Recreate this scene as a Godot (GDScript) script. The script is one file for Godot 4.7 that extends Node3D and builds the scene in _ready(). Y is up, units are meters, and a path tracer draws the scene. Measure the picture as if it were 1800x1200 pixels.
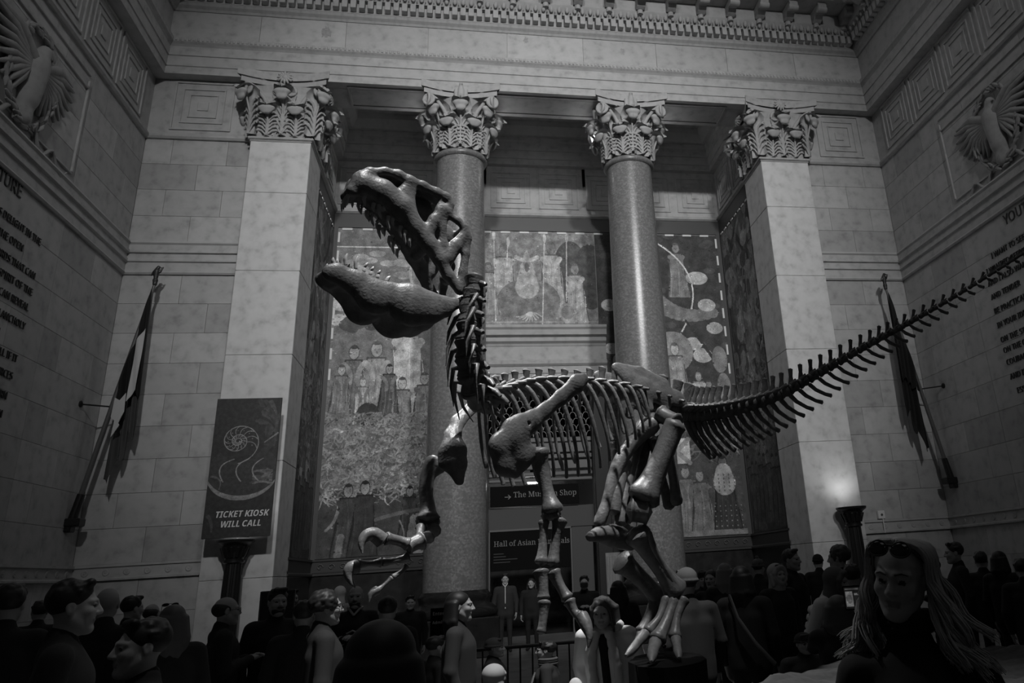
extends Node3D
# A museum rotunda with a mounted dinosaur skeleton and a crowd. Units are metres, y is up, the colonnade wall stands at z = 0.

# ---- mesh collector: triangles counter-clockwise, normals smoothed over shared indices ----
class Mold:
	var v := PackedVector3Array()
	var i := PackedInt32Array()
	var t := PackedByteArray()   # one surface number for each triangle
	var tag := 0
	func tri(a: int, b: int, c: int) -> void:
		i.append(a); i.append(b); i.append(c); t.append(tag)
	func quad(a: Vector3, b: Vector3, c: Vector3, d: Vector3) -> void:
		var n := v.size()
		v.append(a); v.append(b); v.append(c); v.append(d)
		tri(n, n + 1, n + 2); tri(n, n + 2, n + 3)
	func box(c: Vector3, s: Vector3, b := Basis.IDENTITY, bevel := 0.0) -> void:
		var h := s / 2.0
		if bevel <= 0.0:
			for ax in 3:
				for sg in [-1.0, 1.0]:
					var n := Vector3.ZERO; n[ax] = sg
					var u := Vector3.ZERO; u[(ax + 1) % 3] = 1.0
					var w := n.cross(u)
					var p := func(p: float, q: float) -> Vector3: return c + b * ((n + u * p + w * q) * h)
					quad(p.call(-1, -1), p.call(1, -1), p.call(1, 1), p.call(-1, 1))
			return
		# a box with its edges cut: six faces, twelve edge strips, eight corner triangles
		var e := Vector3(bevel, bevel, bevel)
		var at := func(sx: float, sy: float, sz: float, ax: int) -> Vector3:
			var q := Vector3(sx, sy, sz) * (h - e); q[ax] = [sx, sy, sz][ax] * h[ax]
			return c + b * q
		for ax in 3:
			for sg in [-1.0, 1.0]:
				var n := Vector3.ZERO; n[ax] = sg
				var u := Vector3.ZERO; u[(ax + 1) % 3] = 1.0
				var w := n.cross(u)
				var k := []
				for pq in [[-1, -1], [1, -1], [1, 1], [-1, 1]]:
					var s3: Vector3 = n + u * pq[0] + w * pq[1]
					k.append(at.call(s3.x, s3.y, s3.z, ax))
				quad(k[0], k[1], k[2], k[3])
		for ax in 3:
			var a1 := (ax + 1) % 3
			var a2 := (ax + 2) % 3
			for s1 in [-1.0, 1.0]:
				for s2 in [-1.0, 1.0]:
					var p := Vector3.ZERO; p[a1] = s1; p[a2] = s2; p[ax] = -1
					var q := p; q[ax] = 1
					var k := [at.call(p.x, p.y, p.z, a1), at.call(q.x, q.y, q.z, a1), at.call(q.x, q.y, q.z, a2), at.call(p.x, p.y, p.z, a2)]
					if s1 * s2 > 0: quad(k[3], k[2], k[1], k[0])
					else: quad(k[0], k[1], k[2], k[3])
	func grid(rows: Array, closed := false) -> void:   # rows of points, joined smoothly; closed joins the row ends
		var n := v.size()
		var w: int = rows[0].size()
		for r in rows:
			for p in r: v.append(p)
		for r in rows.size() - 1:
			for k in (w if closed else w - 1):
				var a := n + r * w + k
				var b := n + r * w + (k + 1) % w
				tri(a, b, b + w); tri(a, b + w, a + w)
	func fan(ring: Array, mid: Vector3, flip := false) -> void:
		var n := v.size()
		v.append(mid)
		for p in ring: v.append(p)
		for k in ring.size():
			var a := n + 1 + k
			var b := n + 1 + (k + 1) % ring.size()
			if flip: tri(n, b, a)
			else: tri(n, a, b)
	func tube(pts: Array, rad: Array, sides := 8, flat := 1.0, hint := Vector3.UP) -> void:   # a swept, tapering rod; flat squeezes it across the hint
		var rows := []
		for k in pts.size():
			var d: Vector3 = (pts[mini(k + 1, pts.size() - 1)] - pts[maxi(k - 1, 0)]).normalized()
			var x := hint.cross(d)
			if x.length() < 0.1: x = Vector3.RIGHT.cross(d)
			if x.length() < 0.1: x = Vector3.BACK.cross(d)
			x = x.normalized()
			var y := d.cross(x)
			var row := []
			for s in sides:
				var a := TAU * s / sides
				row.append(pts[k] + x * cos(a) * rad[k] * flat + y * sin(a) * rad[k])
			rows.append(row)
		grid(rows, true)
		var d0: Vector3 = (pts[0] - pts[1]).normalized()
		var d1: Vector3 = (pts[-1] - pts[-2]).normalized()
		fan(rows[0], pts[0] + d0 * rad[0] * 0.45, true)
		fan(rows[-1], pts[-1] + d1 * rad[-1] * 0.45)
	func lathe(profile: Array, sides := 24, at := Vector3.ZERO, flat := false) -> void:   # [radius, y] pairs from the bottom up
		var last := []
		for p in profile:
			var row := []
			for s in sides:
				var a := TAU * s / sides
				row.append(at + Vector3(cos(a) * p[0], p[1], -sin(a) * p[0]))
			if last:
				grid([last, row], true)
			last = row
		if not flat: pass
	func smooth_lathe(profile: Array, sides := 24, at := Vector3.ZERO) -> void:
		var rows := []
		for p in profile:
			var row := []
			for s in sides:
				var a := TAU * s / sides
				row.append(at + Vector3(cos(a) * p[0], p[1], -sin(a) * p[0]))
			rows.append(row)
		grid(rows, true)
	func extrude(poly: Array, depth: float, x: Transform3D) -> void:   # an outline in the xy plane, thickened along z
		var p2 := PackedVector2Array()
		for p in poly: p2.append(Vector2(p[0], p[1]))
		if Geometry2D.is_polygon_clockwise(p2): p2.reverse()
		var idx := Geometry2D.triangulate_polygon(p2)
		for side in [0.5, -0.5]:
			var n := v.size()
			for p in p2: v.append(x * Vector3(p.x, p.y, depth * side))
			for k in range(0, idx.size(), 3):
				if side > 0: tri(n + idx[k], n + idx[k + 1], n + idx[k + 2])
				else: tri(n + idx[k + 2], n + idx[k + 1], n + idx[k])
		for k in p2.size():
			var a := p2[k]
			var b := p2[(k + 1) % p2.size()]
			quad(x * Vector3(a.x, a.y, -depth / 2), x * Vector3(b.x, b.y, -depth / 2), x * Vector3(b.x, b.y, depth / 2), x * Vector3(a.x, a.y, depth / 2))
	func sweep(profile: Array, path: Array) -> void:   # a moulding: [outward, height] pairs run along a path of Vector2(x, z), mitred; outward is to the left of the way
		var offs := []
		for k in path.size():
			var d0: Vector2 = (path[k] - path[maxi(k - 1, 0)]).normalized()
			var d1: Vector2 = (path[mini(k + 1, path.size() - 1)] - path[k]).normalized()
			if k == 0: d0 = d1
			if k == path.size() - 1: d1 = d0
			var n0 := Vector2(-d0.y, d0.x)
			var n1 := Vector2(-d1.y, d1.x)
			offs.append((n0 + n1) / (1.0 + n0.dot(n1)))
		for k in path.size() - 1:
			for q in profile.size() - 1:
				var f := func(j: int, e: Array) -> Vector3:
					var g: Vector2 = path[j] + offs[j] * e[0]
					return Vector3(g.x, e[1], g.y)
				quad(f.call(k, profile[q]), f.call(k, profile[q + 1]), f.call(k + 1, profile[q + 1]), f.call(k + 1, profile[q]))
		for k in [0, path.size() - 1]:   # close the ends
			var ring := []
			var mid := Vector3.ZERO
			for e in profile:
				var g: Vector2 = path[k] + offs[k] * e[0]
				ring.append(Vector3(g.x, e[1], g.y)); mid += ring[-1] / profile.size()
			fan(ring, mid, k == 0)
	func add(m: Mold, x: Transform3D) -> void:
		var n := v.size()
		var turned := x.basis.determinant() < 0.0
		for p in m.v: v.append(x * p)
		for k in range(0, m.i.size(), 3):
			i.append(n + m.i[k])
			i.append(n + m.i[k + (2 if turned else 1)])
			i.append(n + m.i[k + (1 if turned else 2)])
			t.append(m.t[k / 3])
	func mesh() -> ArrayMesh:
		var nn := PackedVector3Array()
		nn.resize(v.size())
		for k in range(0, i.size(), 3):
			var a := v[i[k]]
			var n := (v[i[k + 1]] - a).cross(v[i[k + 2]] - a)
			nn[i[k]] += n; nn[i[k + 1]] += n; nn[i[k + 2]] += n
		for k in nn.size():
			nn[k] = nn[k].normalized() if nn[k].length_squared() > 1e-18 else Vector3.UP
		var out := ArrayMesh.new()
		var tags := {}
		for k in t: tags[k] = true
		var keys := tags.keys()
		keys.sort()
		for g in keys:
			var arr := []
			arr.resize(Mesh.ARRAY_MAX)
			var idx := PackedInt32Array()
			if keys.size() == 1:
				arr[Mesh.ARRAY_VERTEX] = v
				arr[Mesh.ARRAY_NORMAL] = nn
				for k in range(0, i.size(), 3):
					idx.append(i[k]); idx.append(i[k + 2]); idx.append(i[k + 1])
			else:
				var put := {}
				var vv := PackedVector3Array()
				var vn := PackedVector3Array()
				for k in t.size():
					if t[k] != g: continue
					for e in [0, 2, 1]:
						var q := i[k * 3 + e]
						if not put.has(q):
							put[q] = vv.size(); vv.append(v[q]); vn.append(nn[q])
						idx.append(put[q])
				arr[Mesh.ARRAY_VERTEX] = vv
				arr[Mesh.ARRAY_NORMAL] = vn
			arr[Mesh.ARRAY_INDEX] = idx
			out.add_surface_from_arrays(Mesh.PRIMITIVE_TRIANGLES, arr)
		return out

	# organic shapes: a field of joined capsules and ellipsoids meshed as surface nets
	# a primitive: {a, b, ra, rb} capsule or {c, r} ellipsoid; k = blend, g = surface, cut = true takes away; warp stretches the grid's z
	func net(prims: Array, cell: float, warp := 1.0) -> void:
		var lo := Vector3(1e9, 1e9, 1e9)
		var hi := -lo
		for p in prims:
			if p.get("cut", false): continue
			var e: Vector3 = p.r if p.has("c") else Vector3.ONE * maxf(p.ra, p.rb)
			for q in ([p.c] if p.has("c") else [p.a, p.b]):
				lo = lo.min(q - e); hi = hi.max(q + e)
		lo -= Vector3.ONE * cell * 2.5
		hi += Vector3.ONE * cell * 2.5
		var nx := int((hi.x - lo.x) / cell) + 2
		var ny := int((hi.y - lo.y) / cell) + 2
		var nz := int((hi.z - lo.z) / cell) + 2
		var f := PackedFloat32Array()
		f.resize(nx * ny * nz)
		f.fill(1.0)
		var lab := PackedByteArray()
		lab.resize(nx * ny * nz)
		for p in prims:
			var cut: bool = p.get("cut", false)
			var k: float = p.get("k", 0.02)
			var g: int = p.get("g", 0)
			var ball: bool = p.has("c")
			var a: Vector3 = p.c if ball else p.a
			var b: Vector3 = p.c if ball else p.b
			var r3: Vector3 = p.r if ball else Vector3.ONE * maxf(p.ra, p.rb)
			var m := Vector3.ONE * (k + cell * 2.0) + r3
			var q0 := ((a.min(b) - m - lo) / cell).floor()
			var q1 := ((a.max(b) + m - lo) / cell).ceil()
			var ab := b - a
			var ab2 := maxf(ab.length_squared(), 1e-9)
			var ra: float = 0.0 if ball else p.ra
			var rd: float = 0.0 if ball else p.rb - p.ra
			var rm := minf(r3.x, minf(r3.y, r3.z))
			for z in range(maxi(0, int(q0.z)), mini(nz, int(q1.z) + 1)):
				for y in range(maxi(0, int(q0.y)), mini(ny, int(q1.y) + 1)):
					var at := (z * ny + y) * nx
					for x in range(maxi(0, int(q0.x)), mini(nx, int(q1.x) + 1)):
						var w := lo + Vector3(x, y, z) * cell - a
						var d: float
						if ball:
							d = ((w / r3).length() - 1.0) * rm
						else:
							var s := clampf(w.dot(ab) / ab2, 0.0, 1.0)
							d = (w - ab * s).length() - ra - rd * s
						var o := f[at + x]
						if cut:
							var h := maxf(k - absf(o + d), 0.0) / k
							f[at + x] = maxf(o, -d) + h * h * k * 0.25
						else:
							if d < o: lab[at + x] = g
							var h := maxf(k - absf(o - d), 0.0) / k
							f[at + x] = minf(o, d) - h * h * k * 0.25
		var id := PackedInt32Array()
		id.resize(nx * ny * nz)
		id.fill(-1)
		var sy := nx
		var sz := nx * ny
		var corner := [0, 1, sy, sy + 1, sz, sz + 1, sz + sy, sz + sy + 1]
		var edges := [[0, 1], [2, 3], [4, 5], [6, 7], [0, 2], [1, 3], [4, 6], [5, 7], [0, 4], [1, 5], [2, 6], [3, 7]]
		for z in nz - 1:
			for y in ny - 1:
				var at := z * sz + y * sy
				for x in nx - 1:
					var c := at + x
					var s := f[c] < 0.0
					if s == (f[c + 1] < 0.0) and s == (f[c + sy] < 0.0) and s == (f[c + sy + 1] < 0.0) and s == (f[c + sz] < 0.0) and s == (f[c + sz + 1] < 0.0) and s == (f[c + sz + sy] < 0.0) and s == (f[c + sz + sy + 1] < 0.0):
						continue
					var sum := Vector3.ZERO
					var n := 0
					for e in edges:
						var fa := f[c + corner[e[0]]]
						var fb := f[c + corner[e[1]]]
						if (fa < 0.0) != (fb < 0.0):
							var u := fa / (fa - fb)
							var pa := Vector3(e[0] & 1, (e[0] >> 1) & 1, e[0] >> 2)
							var pb := Vector3(e[1] & 1, (e[1] >> 1) & 1, e[1] >> 2)
							sum += pa.lerp(pb, u); n += 1
					id[c] = v.size()
					var w := lo + (Vector3(x, y, z) + sum / n) * cell
					w.z /= warp
					v.append(w)
		for z in range(1, nz - 1):
			for y in range(1, ny - 1):
				var at := z * sz + y * sy
				for x in range(1, nx - 1):
					var c := at + x
					var s := f[c] < 0.0
					for ax in 3:
						var st: int = [1, sy, sz][ax]
						if s == (f[c + st] < 0.0): continue
						var u: int = [sy, sz, 1][ax]
						var w: int = [sz, 1, sy][ax]
						var q := [id[c], id[c - u], id[c - u - w], id[c - w]]
						if q.min() < 0: continue
						tag = lab[c] if s else lab[c + st]
						if s:
							tri(q[0], q[1], q[2]); tri(q[0], q[2], q[3])
						else:
							tri(q[2], q[1], q[0]); tri(q[3], q[2], q[0])
		tag = 0

func cap(a: Vector3, b: Vector3, ra: float, rb: float, k := 0.02, g := 0, cut := false) -> Dictionary:
	return {"a": a, "b": b, "ra": ra, "rb": rb, "k": k, "g": g, "cut": cut}
func ball(c: Vector3, r: Vector3, k := 0.02, g := 0, cut := false) -> Dictionary:
	return {"c": c, "r": r, "k": k, "g": g, "cut": cut}

# ---- naming ----
var taken := {}
func numbered(called: String) -> String:
	taken[called] = taken.get(called, -1) + 1
	return called if taken[called] == 0 else "%s_%03d" % [called, taken[called]]
func label(o: Node, text: String, category: String, group := "", kind := "") -> Node:
	if text: o.set_meta("label", text)
	if category: o.set_meta("category", category)
	if group: o.set_meta("group", group)
	if kind: o.set_meta("kind", kind)
	return o
func thing(called: String, text: String, category: String, at := Vector3.ZERO, group := "") -> Node3D:
	var o := Node3D.new()
	o.name = numbered(called)
	add_child(o)
	o.position = at
	label(o, text, category, group)
	return o
func struct(called: String, text := "") -> Node3D:
	var o := Node3D.new()
	o.name = called
	add_child(o)
	label(o, text, "", "", "structure")
	return o
func part(parent: Node3D, called: String, m, mt: Material, x := Transform3D.IDENTITY) -> MeshInstance3D:
	var o := MeshInstance3D.new()
	o.mesh = m.mesh() if m is Mold else m
	o.name = called
	o.transform = x
	if mt: o.material_override = mt
	parent.add_child(o, true)
	return o
func at(x: float, y: float, z: float, b := Basis.IDENTITY) -> Transform3D:
	return Transform3D(b, Vector3(x, y, z))

# ---- materials ----
var kept := {}
func grey(t: float) -> Color:
	return Color(t, t, t).linear_to_srgb()
func noise_tex(key: String, type: int, freq: float, octaves: int, stops: Array, size := 512, bump := false) -> NoiseTexture2D:
	if kept.has(key): return kept[key]
	var n := FastNoiseLite.new()
	n.noise_type = type
	n.seed = hash(key) % 1000
	n.frequency = freq
	n.fractal_octaves = octaves
	if type == FastNoiseLite.TYPE_CELLULAR:
		n.cellular_return_type = FastNoiseLite.RETURN_CELL_VALUE
		n.fractal_type = FastNoiseLite.FRACTAL_NONE
	var tx := NoiseTexture2D.new()
	tx.width = size; tx.height = size
	tx.seamless = true
	tx.noise = n
	if stops:
		var gr := Gradient.new()
		gr.offsets = PackedFloat32Array(); gr.colors = PackedColorArray()
		var of := PackedFloat32Array()
		var co := PackedColorArray()
		for s in stops:
			of.append(s[0]); co.append(grey(s[1]))
		gr.offsets = of; gr.colors = co
		tx.color_ramp = gr
	kept[key] = tx
	return tx
func mat(key: String, tone: float, rough := 0.8, tex: Texture2D = null, scale := 0.5, spec := 0.5) -> StandardMaterial3D:
	if kept.has("m" + key): return kept["m" + key]
	var m := StandardMaterial3D.new()
	m.resource_name = key
	m.albedo_color = grey(tone)
	m.roughness = rough
	m.metallic_specular = spec
	if tex:
		m.albedo_texture = tex
		m.uv1_triplanar = true
		m.uv1_world_triplanar = true
		m.uv1_scale = Vector3.ONE * scale
	kept["m" + key] = m
	return m
var rng := RandomNumberGenerator.new()
func rnd(a: float, b: float) -> float: return rng.randf_range(a, b)

const HW := 10.21      # half width of the hall
const FAR := 34.0      # where the hall ends behind the camera
const TOP := 24.0

const LM := [1.0, 1.0, 1.0, 1.0, 1.0]
var stone: StandardMaterial3D
var spots := []
var stone_mats := []

func _ready() -> void:
	rng.seed = 41
	make_camera()
	make_light()
	make_materials()
	make_shell()
	make_entablature()
	make_bands()
	make_loggia()
	make_columns()
	make_doorway()
	make_murals()
	make_reliefs()
	make_inscriptions()
	make_flags()
	make_torchieres()
	make_banner_and_signs()
	make_skeleton()
	make_ground()
	make_people()

func make_camera() -> void:
	var c := Camera3D.new()
	c.name = "camera"
	var fwd := Vector3(sin(0.21328) * cos(0.35096), sin(0.35096), -cos(0.21328) * cos(0.35096))
	var rt := Vector3(cos(0.21328), 0, sin(0.21328))
	var up := rt.cross(fwd)
	var r2 := rt * cos(-0.06646) + up * sin(-0.06646)
	var u2 := rt * -sin(-0.06646) + up * cos(-0.06646)
	c.transform = Transform3D(Basis(r2, u2, -fwd), Vector3(-2.069, 1.6, 19.427))
	c.projection = Camera3D.PROJECTION_FRUSTUM   # the frame is a crop: the lens axis meets it right of and above its centre
	c.near = 0.1
	c.far = 200.0
	c.size = 0.1 * 1200.0 / 1381.27
	c.frustum_offset = 0.1 * Vector2(900.0 - 1108.14, 491.40 - 600.0) / 1381.27
	add_child(c)
	c.current = true

func make_light() -> void:
	var w := WorldEnvironment.new()
	w.name = "environment"
	var e := Environment.new()
	e.background_mode = Environment.BG_COLOR
	e.background_color = Color.BLACK
	e.tonemap_mode = Environment.TONE_MAPPER_LINEAR
	e.tonemap_exposure = 1.0
	e.sdfgi_enabled = true
	e.ssao_enabled = true
	e.ssil_enabled = true
	w.environment = e
	add_child(w)
	# unseen soft panels under the ceiling, placed to light the hall from above
	for q in [[0.0, 8.0, 9.0, 6.0, 10.0 * LM[0]], [0.0, 21.0, 9.0, 6.0, 6.0 * LM[0]]]:
		var a := AreaLight3D.new()
		a.name = "unseen_vault_light"
		a.area_size = Vector2(q[2], q[3])
		a.light_energy = q[4]
		a.shadow_enabled = true
		a.area_range = 60.0
		a.position = Vector3(q[0], TOP - 0.4, q[1])
		a.rotation.x = -PI / 2
		add_child(a, true)
	# unseen spotlights, placed to light the colonnade, the skeleton and people near it
	for q in [[-2.5, 19.5, 31.0, -1.8, 9.8, -1.0, 21.6, 385.0 * LM[2], 0.6], [3.0, 19.5, 31.0, 1.9, 9.8, -1.0, 21.6, 370.0 * LM[2], 0.6], [0.8, 22.5, 18.5, -2.0, 3.5, 14.6, 4.8, 620.0 * LM[3], 0.3], [0.8, 22.5, 18.5, -1.0, 1.4, 12.75, 3.8, 520.0 * LM[3], 0.3], [-6.0, 18.5, 7.0, -1.5, 3.0, 14.3, 5.2, 430.0 * LM[1], 0.3]]:
		var s := SpotLight3D.new()
		s.name = "unseen_spotlight"
		s.position = Vector3(q[0], q[1], q[2])
		s.light_energy = q[7]
		s.spot_range = 80.0
		s.spot_angle = q[6]
		s.spot_angle_attenuation = 1.0
		s.light_size = q[8]
		s.shadow_enabled = true
		add_child(s, true)
		s.look_at(Vector3(q[3], q[4], q[5]))
		spots.append([s.transform, q[8]])

func make_materials() -> void:
	var N := FastNoiseLite.TYPE_SIMPLEX_SMOOTH
	var st := noise_tex("stone", N, 0.012, 5, [[0.0, 0.62], [0.35, 0.86], [0.6, 0.94], [1.0, 1.0]])
	for k in 5:
		stone_mats.append(mat("limestone%d" % k, [0.46, 0.42, 0.50, 0.38, 0.44][k], 0.75, st, 0.4))
	stone = mat("limestone", 0.46, 0.75, st, 0.4)
	mat("carved", 0.44, 0.8, st, 0.7)
	mat("granite", 0.25, 0.30, noise_tex("granite", FastNoiseLite.TYPE_CELLULAR, 0.10, 1, [[0.0, 0.55], [0.62, 0.75], [0.80, 0.95], [0.86, 3.2], [1.0, 3.6]]), 0.55)
	mat("darkmarble", 0.022, 0.25, noise_tex("marble", N, 0.01, 5, [[0.0, 0.5], [0.6, 0.9], [1.0, 1.6]]), 0.5)
	mat("frame", 0.05, 0.5)
	mat("bronze", 0.03, 0.42)
	mat("iron", 0.012, 0.35)
	mat("black", 0.004, 0.7, null, 1.0, 0.2)
	mat("white", 0.7, 0.6)
	mat("floor", 0.16, 0.35, noise_tex("marble", N, 0.01, 5, []), 0.3)
	var bone := mat("bone", 0.165, 0.42, noise_tex("bone", N, 0.02, 5, [[0.0, 0.45], [0.4, 0.8], [0.7, 1.0], [1.0, 1.25]]), 1.6)
	bone.heightmap_enabled = true
	bone.heightmap_scale = 0.2
	bone.heightmap_texture = noise_tex("bonebump", N, 0.05, 4, [[0.0, 0.0], [1.0, 1.0]])
	mat("tooth", 0.5, 0.35)

# one wall of dressed blocks: boxes with open joints, standing proud of the wall's core
func courses(wall: Node3D, u0: float, u1: float, y0: float, y1: float, rows: int, across: float, place: Callable) -> void:
	var hh := (y1 - y0) / rows
	for r in rows:
		var n := maxi(1, roundi((u1 - u0) / across))
		var cuts := [u0]
		for k in range(1, n + (r % 2)):
			cuts.append(u0 + (k - 0.5 * (r % 2)) * (u1 - u0) / n)
		cuts.append(u1)
		for k in cuts.size() - 1:
			var w: float = cuts[k + 1] - cuts[k]
			var m := box_mesh(Vector3(w - 0.006, hh - 0.006, 0.06 + (rng.randi() % 3) * 0.001), 0.004)
			part(wall, "stone_block", m, stone_mats[[0, 0, 0, 1, 2, 4, 4, 3][rng.randi() % 8]], place.call((cuts[k] + cuts[k + 1]) / 2, y0 + (r + 0.5) * hh))
var boxes := {}
func box_mesh(s: Vector3, bevel := 0.0) -> ArrayMesh:
	var key := "%.3f %.3f %.3f" % [s.x, s.y, s.z]
	if not boxes.has(key):
		var m := Mold.new()
		m.box(Vector3.ZERO, s, Basis.IDENTITY, bevel)
		boxes[key] = m.mesh()
	return boxes[key]
func side_turn(sx: float) -> Basis:   # turns a thing modelled on the z = 0 wall onto a side wall
	return Basis(Vector3.UP, PI / 2 if sx < 0 else -PI / 2)

func make_shell() -> void:
	var f := struct("floor", "dark polished stone floor of the hall")
	for r in 9:
		for c in 7:
			part(f, "floor_slab", box_mesh(Vector3(3.09, 0.1, 4.26), 0.006), mat("floor", 0.16), at(-9.3 + c * 3.1, -0.05, -2.9 + r * 4.27))
	var under := Mold.new()
	under.box(Vector3(0, -0.25, 14.5), Vector3(23, 0.3, 40))
	part(f, "floor_bed", under, mat("frame", 0.05))
	var ceil := struct("ceiling", "plain pale vault over the hall")
	var cm := Mold.new()
	cm.box(Vector3(0, TOP + 0.25, 16.5), Vector3(22, 0.5, 37))
	part(ceil, "vault", cm, stone)
	for q in [8.0, 21.0]:   # fittings of the unseen vault lights, out of view
		var lm := Mold.new()
		lm.box(Vector3(0, TOP - 0.15, q), Vector3(9.2, 0.3, 6.2))
		part(ceil, "unseen_light_housing", lm, mat("white", 0.7))
		lm = Mold.new()
		lm.box(Vector3(0, TOP - 0.32, q), Vector3(9.0, 0.03, 6.0))
		part(ceil, "unseen_light_panel", lm, glow("unseen_panel_glow", 0.05))
	for q in spots:   # the unseen spotlights: a can, a glowing lens just behind the light, a hanger
		var can := Mold.new()
		can.lathe([[0.0, 0.0], [q[1] * 1.1, 0.0], [q[1] * 1.15, 0.5], [q[1] * 1.12, 0.5], [q[1] * 1.05, 0.06], [0.0, 0.06]], 20)
		var x: Transform3D = q[0] * Transform3D(Basis(Vector3.RIGHT, -PI / 2), Vector3(0, 0, 0.55))
		part(ceil, "unseen_spot_can", can, mat("iron", 0.012), x)
		var lens := Mold.new()
		lens.lathe([[0.0, 0.4], [q[1], 0.4], [q[1], 0.42], [0.0, 0.42]], 20)
		part(ceil, "unseen_spot_lens", lens, glow("unseen_spot_glow", 3.0), x)
		var hang := Mold.new()
		var top: Vector3 = q[0].origin + q[0].basis.z * 0.4
		hang.tube([top, Vector3(top.x, TOP, top.z)], [0.03, 0.03], 6)
		part(ceil, "unseen_spot_hanger", hang, mat("iron", 0.012))
	# core of the walls
	var back := struct("wall_back", "pale limestone colonnade wall")
	var bm := Mold.new()
	for sx in [-1.0, 1.0]:
		bm.box(Vector3(sx * 8.98, 7.2, -0.25), Vector3(2.66, 14.4, 0.4))
	bm.box(Vector3(0, 19.2, -0.5), Vector3(20.8, 9.6, 0.98))
	part(back, "core", bm, stone)
	for sx in [-1.0, 1.0]:
		var put := func(u: float, y: float) -> Transform3D: return at(sx * u, y, -0.03)
		courses(back, 7.6, HW, 0.0, 2.04, 3, 1.3, put)
		courses(back, 7.6, HW, 2.36, 8.9, 9, 1.3, put)
		courses(back, 7.6, HW, 9.74, 12.62, 4, 1.3, put)
		var side := struct("wall_left" if sx < 0 else "wall_right", "pale limestone side wall with carved relief and raised inscription")
		var sm := Mold.new()
		sm.box(Vector3(sx * (HW + 0.26), TOP / 2, 16.5), Vector3(0.4, TOP, 35.6))
		part(side, "core", sm, stone)
		var put2 := func(u: float, y: float) -> Transform3D: return at(sx * (HW + 0.03), y, u, side_turn(sx))
		courses(side, 0.0, 2.9, 2.36, 8.9, 9, 1.45, put2)
		courses(side, 0.0, 2.9, 9.74, 12.62, 4, 1.45, put2)
		courses(side, 2.9, 10.1, 0.0, 2.04, 3, 1.8, put2)
		courses(side, 0.0, 2.9, 0.0, 2.04, 3, 1.45, put2)
		courses(side, 2.9, 10.1, 2.36, 8.9, 9, 2.4, put2)
		courses(side, 2.9, 10.1, 9.74, 12.62, 4, 2.4, put2)
	var front := struct("wall_front", "plain end wall behind the camera")
	var fm := Mold.new()
	fm.box(Vector3(0, TOP / 2, FAR + 0.25), Vector3(21.6, TOP, 0.5))
	part(front, "core", fm, stone)

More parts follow.
